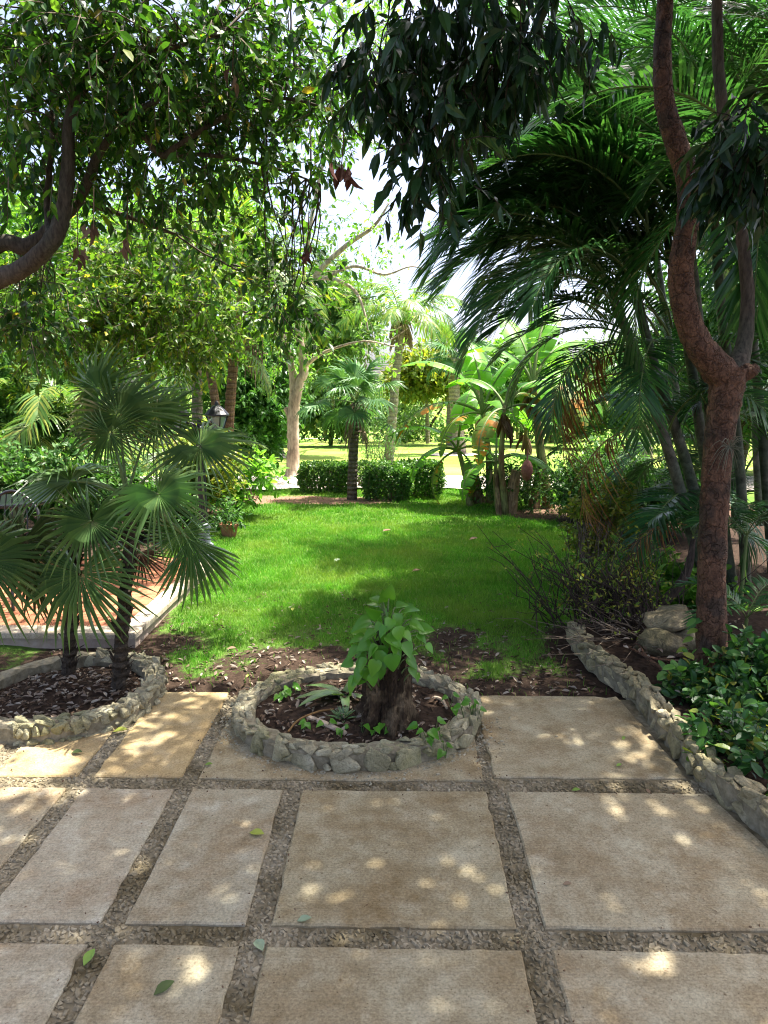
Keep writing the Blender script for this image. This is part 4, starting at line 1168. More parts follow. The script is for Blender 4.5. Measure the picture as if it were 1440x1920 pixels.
# ================================================================== STUMP WITH POTHOS
def stump():
    base = gp(722, 1358, .045); base[2] = .04
    Y = base[1]; s = Y / (F_PX * .935)
    o = thing('tree_stump', 'dark weathered tree stump standing in the round planter', 'stump', base)
    n, seg = 22, 64; a = np.linspace(0, 2*np.pi, seg, endpoint=False)
    H = 165 * s; flute = .12 * np.sin(a * 5 + .6) + .08 * np.sin(a * 9 + 2) + .06 * np.sin(a * 14 + 1)
    V = []
    for i in range(n):
        t = i / (n - 1); r = (48 - 10 * min(1, t * 2.2) + 2 * t) * s * (1 + flute * (1.25 - t * .5)) * (1 + .35 * math.exp(-t * 9)) 
        r = r * (1 + rng.normal(0, .05, seg) + .05 * np.sin(a * 17 + t * 9) * np.sin(t * 14 + a * 3))
        V.append(np.c_[base[0] + r*np.cos(a) + .02 * t, base[1] + r*np.sin(a), np.full(seg, base[2] - .03 + H * t) + (rng.normal(0, .03, seg) if i == n - 1 else 0)])
    V = np.concatenate(V + [np.array([[base[0], base[1], base[2] + H - .08]])])
    i = np.arange(n - 1)[:, None] * seg; j = np.arange(seg)[None]; j2 = (j + 1) % seg
    F4 = np.stack((i + j, i + j2, i + seg + j2, i + seg + j), -1).reshape(-1, 4)
    jj = np.arange(seg); F3 = np.stack(((n-1)*seg + jj, (n-1)*seg + (jj + 1) % seg, np.full(seg, n * seg)), -1)
    part('trunk', V, [F4, F3], MAT['bark_stump'], o)
    # vine
    top = base + np.array((.02, 0, H))
    vn = thing('pothos_vine', 'heart leaved green vine growing over the top of the stump', 'vine', base + np.array((0, -.15, 0.02)))
    leaf_me = [make_mesh('leaf', *leaf_tpl(w, (0, .04, .14, .32, .55, .78, .92, 1), (.1, .55, .92, 1.0, .8, .45, .2, 0), f, dr), MAT['pothos'], True) for w, f, dr in ((.85, .2, .25), (.8, .3, .15), (.9, .15, .35), (.75, .25, .45))]
    # (px, py, length px, tip direction in picture, depth offset)
    L = [(730, 1122, 45, .1, -1, .0), (712, 1150, 50, -.7, -.3, -.1), (760, 1150, 45, .5, -.4, -.02), (690, 1165, 55, -1, .1, -.05), (735, 1160, 48, -.2, .4, -.16), (700, 1185, 55, -.9, .45, -.12),
         (745, 1175, 50, .3, .7, -.2), (775, 1170, 50, 1, .15, -.05), (790, 1190, 45, .9, .5, .02), (720, 1195, 50, .8, .4, -.2), (690, 1205, 58, -1, .3, -.12), (665, 1215, 50, -.8, .3, -.1),
         (715, 1220, 52, -.35, .9, -.22), (760, 1205, 55, .55, .8, -.18), (735, 1225, 58, .1, 1, -.24), (700, 1235, 55, -.2, 1, -.22), (680, 1235, 50, -.7, .8, -.18), (672, 1255, 48, -.5, .9, -.15),
         (690, 1262, 45, .3, .95, -.2), (660, 1270, 45, -.7, .8, -.12), (768, 1235, 40, .9, .6, -.1), (775, 1250, 38, .6, .9, -.08), (650, 1240, 42, -1, .2, -.05), (745, 1138, 40, .8, -.5, .05),
         (710, 1130, 42, -.7, -.6, .08), (725, 1175, 44, -.6, .8, -.21), (760, 1185, 42, .9, .6, -.16), (735, 1205, 44, .5, .9, -.23), (795, 1180, 40, 1, -.1, .05), (680, 1185, 45, -.9, -.1, .05), (705, 1210, 50, -.8, .6, -.2), (742, 1150, 44, .2, .6, -.12)]
    L = L + [(px + rng.normal(0, 16), py + rng.normal(0, 14), Lp * .85, dx + rng.normal(0, .3), dy + rng.normal(0, .3), off + .05) for px, py, Lp, dx, dy, off in L[:26]]
    stems = MB()
    for i, (px, py, Lp, dx, dy, off) in enumerate(L):
        px = 728 + (px - 728) * .84; Lp = Lp * rng.uniform(.72, 1.12)
        p = at(px, py, Y + off)
        d = norm(np.array((dx, -.35 + rng.normal(0, .1), -dy)))
        nrm = norm(np.array((dx * .45 + rng.normal(0, .3), -.6, .75 + rng.normal(0, .3))))
        placed('leaf', leaf_me[i % 4], vn, mat4(p, d, nrm, Lp * s * .70))
        c = at(725 + (px - 725) * .5, min(py + 25, 1300), Y - .1)
        stems.add(*stube([c, (c + p) / 2 + np.array((0, -.02, .03)), p], [.006, .004, .003], 5, 3))
    mbpart('stems', stems, MAT['stem'], vn, True)
    return Y, s
ST_Y, ST_S = stump()

def creeping(name, label, spots, Y0=None, z=.06, Lm=.075, mat='pothos'):
    """small ground plants: stalks with heart leaves"""
    b = gp(*spots[0][:2], z)
    o = thing(name, label, 'plant', b)
    me = make_mesh('leaf', *leaf_tpl(.8, (0, .06, .3, .65, 1), (.2, .8, 1, .6, 0), .2, .3), MAT[mat], True)
    mb = MB()
    for px, py, zz in spots:
        g = gp(px, py, zz)
        for k in range(rng.integers(1, 4)):
            a = rng.uniform(0, 6.28); d = np.array((math.cos(a), math.sin(a), 0))
            p = g + d * .02 + np.array((0, 0, rng.uniform(.03, .07)))
            mb.add(*tube([g - np.array((0, 0, .02)), p], [.003, .002], 4, cap=False))
            placed('leaf', me, o, mat4(p, d + np.array((0, -.2, -.2)), (rng.normal(0, .2), -.45, .9), Lm * rng.uniform(.7, 1.2)))
    mbpart('stems', mb, MAT['stem'], o)
creeping('creeping_vine', 'small creeping vine spilling over the right rim of the round planter', [(850, 1335, .13), (865, 1325, .14), (885, 1335, .13), (895, 1345, .10), (870, 1340, .14), (800, 1382, .13), (815, 1375, .14), (828, 1385, .12), (790, 1378, .12), (805, 1390, .10), (825, 1400, .06), (835, 1415, .03), (845, 1320, .1)], Lm=.062)
creeping('creeping_vine', 'row of small heart shaped seedlings at the foot of the stump', [(612, 1372, .05), (640, 1378, .05), (660, 1372, .05), (678, 1378, .05), (700, 1380, .05), (720, 1375, .05), (748, 1365, .05), (755, 1350, .05), (735, 1372, .05), (570, 1372, .05), (580, 1368, .05)], Lm=.05)
creeping('creeping_vine', 'small green seedling near the left inside of the round planter', [(536, 1308, .05), (545, 1302, .05), (528, 1312, .05), (552, 1310, .05)], Lm=.07)

def strap_plant():
    b = gp(645, 1312, .05)
    o = thing('strap_leaf_plant', 'dark strap leaved palm seedling left of the stump', 'plant', b)
    me = make_mesh('leaf', *leaf_tpl(.24, (0, .2, .45, .7, .9, 1), (.3, .9, 1, .9, .5, 0), .25, .75), MAT['fan'], True)
    for k, (dx, dy, up, L) in enumerate([(-.9, -.3, .9, .26), (-.6, -.6, .9, .30), (-1, .1, .5, .24), (.1, -.9, .8, .24), (.7, -.5, .8, .2), (-.2, -.9, .4, .18), (.3, .4, 1, .22), (-.8, .4, .8, .24)]):
        placed('leaf', me, o, mat4(b + np.array((0, 0, .01)), (dx, dy, up), (-dx * .6, -dy * .6, 1), L))
strap_plant()
def bromeliad():
    b = gp(643, 1352, .05)
    o = thing('bromeliad', 'small spiky grey green bromeliad in front of the stump', 'plant', b)
    me = make_mesh('leaf', *leaf_tpl(.2, (0, .3, .7, 1), (.9, 1, .6, 0), .5, .1), MAT['bromeliad'], True)
    for k in range(20):
        a = k * 2.4; e = .35 + .9 * (k / 20); d = (math.cos(a) * math.cos(e), math.sin(a) * math.cos(e), math.sin(e))
        placed('leaf', me, o, mat4(b, d, (-d[0], -d[1], 1), .12 - .03 * k / 20))
bromeliad()
def sticks():
    P = [gp(540, 1372, .07), gp(560, 1350, .085), gp(595, 1335, .085), gp(625, 1330, .075)]
    solo('fallen_twig', *stube(P, [.006] * 4, 6, 5), MAT['petiole_brown'], 'thin yellowish twig lying in the round planter', 'twig')
    P = [gp(578, 1345, .07), gp(610, 1358, .08), gp(648, 1375, .07)]
    solo('fallen_branch', *stube(P, [.016, .018, .014], 9, 6, .05), MAT['bark_pale'], 'short pale branch lying in the round planter', 'branch')
    P = [gp(815, 1308, .07), gp(828, 1312, .09), gp(838, 1328, .08)]
    solo('fallen_twig', *stube(P, [.012, .012, .008], 7, 5), MAT['bark_pale'], 'short curved pale twig right of the stump', 'twig')
    placed_rock = gp(548, 1283, .05)
    me = hull_mesh('stone', rock_pts(20), MAT['limestone'])
    o = bpy.data.objects.new('loose_stone', me); o.location = placed_rock; o.scale = (.075, .06, .045); C.objects.link(o); tag(o, 'loose pale stone inside the round planter at the back left', 'stone')
sticks()

# ================================================================== HEDGES
def hedge(label, x0, x1, ytop, ybase, depth, seed_leaf='leaf_hedge', n=2600, Y=None, curve=0):
    g0 = gp((x0 + x1) / 2, ybase, GZ); Y = g0[1]
    a = at(x0, ybase, Y); b = at(x1, ybase, Y); t = at(x0, ytop, Y)
    h = t[2] - GZ
    o = thing('clipped_hedge', label, 'hedge', (g0[0], Y, GZ), 'clipped hedges at the end of the lawn')
    w = b[0] - a[0]
    c = np.array(((a[0] + b[0]) / 2, Y + depth / 2, GZ + h / 2))
    # leaves over a rounded box, with a thinner skirt at the bottom
    m = n; u = rng.uniform(-1, 1, (m, 3)); ax = rng.choice(3, m, p=(.25, .45, .3)); sg = rng.choice((-1, 1), m); u[np.arange(m), ax] = sg * rng.uniform(.82, 1.04, m)
    u[:, 2] = np.where((ax == 2) & (sg < 0), rng.uniform(-1, 1, m), u[:, 2])
    rr = 1 - .10 * np.abs(u[:, 0] * u[:, 2]) - .08 * np.abs(u[:, 1] * u[:, 2])
    pos = c + u * rr[:, None] * np.array((w / 2, depth / 2, h / 2)) + rng.normal(0, .02, (m, 3))
    q = (pos[:, 2] - GZ) / h
    keep = (q > .06) & (rng.random(m) < np.clip(.25 + q * 1.6, 0, 1)); pos = pos[keep]; u = u[keep]
    d = norm(u * .7 + rand_unit(len(pos)) + np.array((0, 0, .35))); up = norm(u + rand_unit(len(pos)) * .6 + np.array((0, 0, .4)))
    V, F = scatter(T_ROUND, pos, d, up, rng.uniform(.035, .07, len(pos)))
    part('foliage', V, F, MAT[seed_leaf], o)
    mb = MB(); k = int(w * 55)
    st = np.c_[rng.uniform(-w * .42, w * .42, k) + c[0], rng.uniform(-depth * .35, depth * .35, k) + c[1], np.full(k, GZ - .01)]
    en = st + np.c_[rng.normal(0, .10, k), rng.normal(0, .08, k), np.full(k, h * .85)]
    twig_strips(mb, np.stack((st, (st + en) / 2 + rng.normal(0, .02, (k, 3)), en), 1), .011)
    mbpart('stems', mb, MAT['twig'], o)
    return o
hedge('clipped hedge block left of the young fan palm trunk', 560, 662, 870, 928, .55, n=5200)
hedge('clipped hedge block just right of the young fan palm, lit yellow green', 682, 772, 880, 942, .45, 'leaf_hedge', 4800)
hedge('clipped dark hedge block nearest the banana plants', 745, 832, 869, 936, .75, n=5600)
hedge('low clipped hedge at the back linking the front blocks', 600, 800, 868, 915, .35, n=4200)

# ================================================================== GENERIC PALMS AND TREES
def palm_trunk(o, P, r, mat, sides=12, sub=10, rough=.03, name='trunk', groove=.04):
    P, r = smooth_path(P, r, sub); r = r * (1 + groove * np.where(np.arange(len(r)) % 2, 1, -1))
    part(name, *tube(P, r, sides, rough), mat, o)
    return P
def fan_palm(label, base, P, r, mat, nleaf, petiole, Rm, meshes, skirt=0, group=None, up=.5, spread=1.0, dead=0, seed=0):
    g = np.random.default_rng(seed)
    o = thing('fan_palm', label, 'palm', base, group)
    palm_trunk(o, P, r, mat)
    top = np.asarray(P[-1])
    for k in range(nleaf):
        a = k * 2.399 + g.normal(0, .2); e = math.radians(-35 + 115 * ((k + .5) / nleaf) ** .9 * spread)
        d = np.array((math.cos(a) * math.cos(e), math.sin(a) * math.cos(e), math.sin(e)))
        L = petiole * g.uniform(.75, 1.15); hub = top + d * L + np.array((0, 0, -.12 * L))
        mb = MB(); mb.add(*stube([top, top + d * L * .55 + np.array((0, 0, .03 * L)), hub], [.014, .009, .006], 5, 3)); mbpart('petiole', mb, MAT['petiole'], o)
        nn = norm(np.array((0, 0, 1.0)) - d * d[2] + rand_unit(1)[0] * .25)
        placed('leaf', meshes[k % len(meshes)], o, mat4(hub, d + np.array((0, 0, -.35)), nn, Rm / .55 * g.uniform(.85, 1.1)))
    if skirt:
        mb = MB()
        for k in range(skirt):
            a = g.uniform(0, 6.28); q = top + np.array((0, 0, -g.uniform(0, .5)))
            mb.add(*stube([q, q + np.array((math.cos(a) * .15, math.sin(a) * .15, -.08)), q + np.array((math.cos(a) * .22, math.sin(a) * .22, -g.uniform(.3, .6)))], [.02, .025, .004], 4, 3))
        mbpart('dead_skirt', mb, MAT['fibre'], o)
    return o

def feather_palm(label, base, P, r, mat, meshes, n, s, group=None, az0=0, e_lo=-50, e_hi=30, name='feather_palm', seed=0, dead=0, azr=None):
    g = np.random.default_rng(seed)
    o = thing(name, label, 'palm', base, group)
    palm_trunk(o, P, r, mat)
    top = np.asarray(P[-1])
    for k in range(n):
        a = az0 + k * 2.399 + g.normal(0, .2) if azr is None else g.uniform(*azr)
        put_frond(o, meshes[k % len(meshes)], top + np.array((0, 0, g.uniform(-.1, .05))), a, math.radians(g.uniform(e_lo, e_hi)), s * g.uniform(.8, 1.15), g.normal(0, .2))
    for k in range(dead):
        put_frond(o, DEAD_F[k % 2], top - np.array((0, 0, .15)), g.uniform(0, 6.28), R(-30), s * .8)
    return o

def tree(name, label, base, limbs, blobs, mats, clumps, twigs, leaves, leaf_len, T, clump_r=.3, droop=.3, group=None, sides=10, twig=True, br=None, shell=.45, twig_r=.004, branch_r=.05, extra=None, rough=.05, twig_len=None, trunk_n=1):
    o = thing(name, label, 'tree', base, group)
    nodes = []
    tm, bm_ = MB(), MB()
    for i, (P, r) in enumerate(limbs):
        Ps, rs = smooth_path(P, r, 8); nodes.append(Ps[len(Ps) // 4:])
        (tm if i < trunk_n else bm_).add(*tube(Ps, rs, sides if i == 0 else max(6, sides - 2), rough))
    nodes = np.concatenate(nodes)
    tw = MB() if twig else None
    (V, F), cc = foliage(blobs, clumps, twigs, leaves, leaf_len, T, clump_r, droop, shell, tw, twig_r=twig_r, twig_len=twig_len)
    branchlets(bm_, nodes, cc if br is None else cc[rng.choice(len(cc), min(br, len(cc)), False)], branch_r)
    mbpart('trunk', tm, mats[0], o, True)
    if bm_.n: mbpart('branches', bm_, mats[0], o, True)
    if twig: mbpart('twigs', tw, mats[2] if len(mats) > 2 else MAT['twig'], o)
    part('crown', V, F, mats[1], o)
    return o

# ---------------------------------------------------------------- the tree on the left, its limbs reaching over the lawn
def left_tree():
    base = np.array((-3.9, 5.6, GZ))
    limbs = [([base, base + (.05, 0, 1.2), base + (.25, -.1, 2.3), base + (.6, -.3, 3.0)], [.17, .15, .13, .11])]
    fork = base + np.array((.6, -.3, 3.0)); low = base + np.array((.25, -.1, 2.3))
    def L(start, pts): P, r = pathpx(pts); return ([start] + P, [r[0] * 1.15] + r)
    limbs.append(L(low, [(-20, 535, 5.0, .062), (40, 505, 4.9, .06), (95, 455, 4.8, .056), (118, 400, 4.8, .05), (128, 310, 4.8, .042), (132, 220, 4.8, .036), (170, 130, 4.8, .032), (205, 50, 4.8, .028), (225, -60, 4.8, .02)]))
    limbs.append(L(low, [(-20, 470, 5.2, .06), (50, 462, 5.2, .055), (100, 425, 5.2, .045), (150, 370, 5.1, .036), (185, 290, 5.0, .028), (240, 220, 4.9, .022), (310, 180, 4.8, .012)]))
    limbs.append(L(fork, [(-20, 352, 5.4, .034), (60, 352, 5.5, .03), (120, 370, 5.6, .028), (220, 400, 5.8, .02), (330, 440, 6.0, .012)]))
    limbs.append(L(at(170, 130, 4.8), [(200, 110, 4.8, .02), (260, 95, 4.8, .018), (320, 90, 4.8, .013), (420, 60, 4.7, .008)]))
    limbs.append(L(at(250, 225, 4.9), [(300, 290, 5.1, .02), (330, 275, 5.1, .019), (420, 220, 5.1, .016), (520, 185, 5.0, .012), (625, 210, 4.9, .007), (680, 260, 4.9, .004)]))
    limbs.append(L(at(300, 290, 5.1), [(380, 290, 5.2, .014), (450, 300, 5.3, .012), (530, 320, 5.4, .009), (600, 345, 5.5, .005)]))
    limbs.append(L(at(95, 455, 4.8), [(88, 380, 5.0, .02), (98, 250, 5.0, .016), (92, 120, 5.0, .012), (80, 20, 5.0, .01)]))
    blobs = [blob(80, 110, 4.9, 170, 170, .8), blob(270, 60, 4.8, 190, 130, .8), blob(250, 230, 5.3, 180, 120, .8), blob(430, 130, 5.2, 170, 110, .7, .18), blob(560, 60, 5.4, 150, 90, .7, .13),
             blob(420, 290, 5.6, 150, 70, .5, .10), blob(500, 390, 5.8, 80, 80, .3, .05), blob(330, 430, 6.0, 130, 70, .5, .08), blob(40, 250, 5.2, 80, 110, .5), blob(600, 190, 5.0, 60, 60, .35, .05),
             blob(530, 560, 5.9, 40, 55, .2, .05), blob(60, 560, 5.8, 80, 70, .4, .15)]
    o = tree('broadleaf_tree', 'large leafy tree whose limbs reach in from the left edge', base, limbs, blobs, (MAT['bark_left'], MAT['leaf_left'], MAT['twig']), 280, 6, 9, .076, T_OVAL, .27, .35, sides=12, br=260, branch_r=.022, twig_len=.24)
    # brown dead leaf bunches
    for px, py, Y, k, Ls, mat in ((640, 335, 4.6, 9, .12, 'dead_red'), (575, 492, 4.9, 7, .09, 'dead_red'), (145, 490, 4.6, 6, .10, 'dead'), (238, 468, 4.6, 6, .09, 'dead'), (175, 450, 4.7, 5, .10, 'dead'), (435, 165, 4.6, 3, .09, 'dead')):
        c = at(px, py - 20, Y); n = k
        pos = c + rng.normal(0, .022, (n, 3)); d = norm(np.c_[rng.normal(0, .3, n), rng.normal(0, .3, n), -np.ones(n)])
        V, F = scatter(leaf_tpl(.4, (0, .3, .65, 1), None, .5, .2), pos, d, rand_unit(n), Ls * rng.uniform(.8, 1.2, n))
        mb = MB(); mb.add(V, F); mb.add(*tube([c + np.array((.02, 0, .25)), c + np.array((.01, 0, .1)), c], [.004, .003, .003], 4))
        mbpart('dead_leaf_bunch', mb, MAT[mat], o)
    return o
left_tree()

def fine_tree():
    base = np.array((-6.2, 8.6, GZ))
    def L(st, pts): P, r = pathpx(pts); return ([st] + P, [r[0] * 1.2] + r)
    fk = base + np.array((.6, -.1, 2.6))
    limbs = [([base, base + (.1, 0, 1.3), fk], [.13, .11, .10])]
    limbs.append(L(fk, [(40, 600, 8.0, .05), (160, 570, 7.8, .04), (300, 560, 7.7, .03), (430, 580, 7.6, .018), (520, 600, 7.5, .008)]))
    limbs.append(L(fk, [(60, 540, 8.2, .04), (180, 480, 8.2, .03), (330, 470, 8.2, .02), (450, 500, 8.0, .01)]))
    blobs = [blob(90, 560, 8.0, 190, 90, .6), blob(280, 560, 7.8, 170, 95, .6), blob(440, 580, 7.6, 90, 70, .4), blob(150, 650, 7.9, 170, 45, .4), blob(330, 640, 7.7, 130, 40, .4), blob(330, 470, 8.2, 150, 60, .5)]
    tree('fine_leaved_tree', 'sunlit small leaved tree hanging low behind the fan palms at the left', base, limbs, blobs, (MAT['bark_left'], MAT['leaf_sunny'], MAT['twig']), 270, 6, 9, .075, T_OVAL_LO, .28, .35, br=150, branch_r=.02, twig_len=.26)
fine_tree()

# ---------------------------------------------------------------- the dark tree overhead, its crown hanging over the patio
def overhead_tree():
    base = np.array((2.6, -1.9, GZ))
    limbs = [([base, base + (0, .1, 1.6), base + (-.2, .4, 3.0), base + (-.5, .9, 4.2)], [.22, .19, .17, .15])]
    fk = base + np.array((-.5, .9, 4.2))
    def L(pts, r): return ([fk] + [np.array(p) for p in pts], r)
    limbs.append(L([(1.4, .4, 4.9), (.9, 2.0, 5.1), (.6, 3.2, 4.9), (.45, 3.9, 4.55)], [.11, .09, .07, .045, .02]))
    limbs.append(L([(.6, 0, 5.0), (-.9, 1.2, 5.4), (-2.2, 2.4, 5.2), (-3.0, 3.2, 5.0)], [.11, .09, .07, .04, .02]))
    limbs.append(L([(2.6, .6, 5.0), (2.7, 2.2, 5.2), (2.4, 3.6, 5.0), (2.0, 4.4, 4.8)], [.1, .08, .06, .04, .02]))
    limbs.append(L([(.5, -1.4, 5.2), (-1.2, -1.6, 5.5), (-2.6, -.9, 5.4)], [.1, .08, .05, .02]))
    blobs = [blob(800, 10, 3.9, 60, 50, .3), blob(780, 120, 3.9, 55, 50, .25), blob(835, 220, 3.9, 40, 50, .2), blob(815, 320, 3.9, 24, 45, .1, .012), blob(930, 10, 3.8, 60, 35, .35), blob(1070, -10, 3.8, 80, 30, .4), blob(705, 150, 4.1, 20, 30, .2, .015), blob(960, 90, 3.8, 35, 40, .2, .015), blob(1410, 280, 3.6, 20, 30, .12, .01)]
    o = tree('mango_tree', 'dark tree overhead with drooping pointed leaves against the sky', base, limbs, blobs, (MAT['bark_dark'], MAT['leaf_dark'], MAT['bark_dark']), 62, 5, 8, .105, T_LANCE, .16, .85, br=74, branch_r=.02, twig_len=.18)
    # the high part of the same crown, above the picture, that shades the paving
    hb = [(1.6, 2.6, 5.7, 1.7, 1.2, .4), (3.2, 3.4, 5.7, 1.5, 1.3, .4), (.2, 3.2, 5.9, 1.3, 1.0, .35), (1.8, 4.5, 6.1, 1.6, .8, .35), (3.6, 1.8, 5.6, 1.2, 1.0, .35), (-1.0, 2.4, 5.7, 1.2, 1.2, .35), (.6, 1.2, 5.6, 1.4, .9, .3)]
    (V, F), cc = foliage(hb, 400, 9, 8, .15, T_LANCE, .5, .5, .6)
    part('upper_crown', V, F, MAT['leaf_dark'], o)
    mb = MB(); branchlets(mb, np.concatenate([smooth_path(*l, 8)[0] for l in limbs]), cc[:120], .03)
    mbpart('upper_branches', mb, MAT['bark_dark'], o)
    # one long brown leaf bunch
    return o
overhead_tree()

# ---------------------------------------------------------------- the red barked tree on the right
def red_tree():
    b = gp(1332, 1262, .12); b[2] = .10
    Y = b[1]; k = Y / F_PX * .88
    limbs = [pathpx([(1338, 1262, Y, 42*k), (1335, 1215, Y, 33*k), (1334, 1100, Y, 30*k), (1338, 980, Y, 29*k), (1345, 860, Y, 30*k), (1355, 780, Y, 31*k), (1362, 730, Y, 35*k), (1368, 690, Y, 36*k)])]
    limbs.append(pathpx([(1368, 715, Y, 36*k), (1335, 680, Y - .02, 31*k), (1304, 635, Y - .05, 27*k), (1282, 570, Y - .08, 25*k), (1277, 500, Y - .1, 24*k), (1290, 420, Y - .12, 23*k), (1292, 340, Y - .14, 23*k), (1268, 270, Y - .15, 21*k), (1246, 190, Y - .15, 18*k), (1242, 90, Y - .15, 16*k), (1246, -40, Y - .15, 14*k), (1215, -240, Y - .3, 10*k), (1150, -420, Y - .5, 6*k)]))
    limbs.append(pathpx([(1372, 705, Y, 30*k), (1394, 650, Y + .08, 19*k), (1402, 560, Y + .15, 15*k), (1392, 450, Y + .2, 14*k), (1375, 330, Y + .2, 13*k), (1352, 180, Y + .2, 13*k), (1345, 60, Y + .2, 12*k), (1350, -80, Y + .2, 10*k), (1390, -300, Y + .3, 6*k)]))
    limbs.append(pathpx([(1392, 700, Y - .02, 20*k), (1412, 692, Y - .04, 15*k), (1420, 684, Y - .05, 6*k)]))
    limbs.append(([b + np.array((-.02, -.02, .32)), b + np.array((-.07, -.06, .14)), b + np.array((-.13, -.1, -.05))], [.06, .065, .06]))
    blobs = [(2.0, 4.6, 6.0, 1.6, 1.3, .6), (2.9, 4.9, 6.3, 1.4, 1.4, .6), (1.2, 4.8, 6.1, 1.0, 1.0, .4)]
    gl = limbs.pop(2)
    o = tree('red_bark_tree', 'crooked red brown tree forking beside the right wall', b, limbs, blobs, (MAT['bark_red'], MAT['leaf_left']), 75, 7, 8, .12, T_OVAL, .35, .4, br=70, branch_r=.04, sides=18, rough=.035, trunk_n=4)
    Pg, rg = smooth_path(*gl, 8); part('grey_limb', *tube(Pg, rg * .9, 12, .03), MAT['bark_left'], o, True)
    o.children[-1]['label'] = 'thin grey limb rising from the right of the fork'
    # tufts of air plant clinging to the trunk
    t = thing('air_plant', 'wispy grey air plant clinging to the red barked trunk', 'plant', at(1368, 840, Y - .14))
    mb = MB(); c = at(1368, 838, Y - .13)
    for i in range(40):
        a = rng.uniform(0, 6.28); d = np.array((math.cos(a) * .8, -.4 + rng.normal(0, .2), math.sin(a) * .8)); L = rng.uniform(.06, .2)
        mb.add(*stube([c, c + d * L * .5, c + d * L + np.array((0, 0, -L * .5))], [.0028, .002, .0007], 4, 3))
    mbpart('leaves', mb, MAT['air_plant'], t)
    return Y
RT_Y = red_tree()

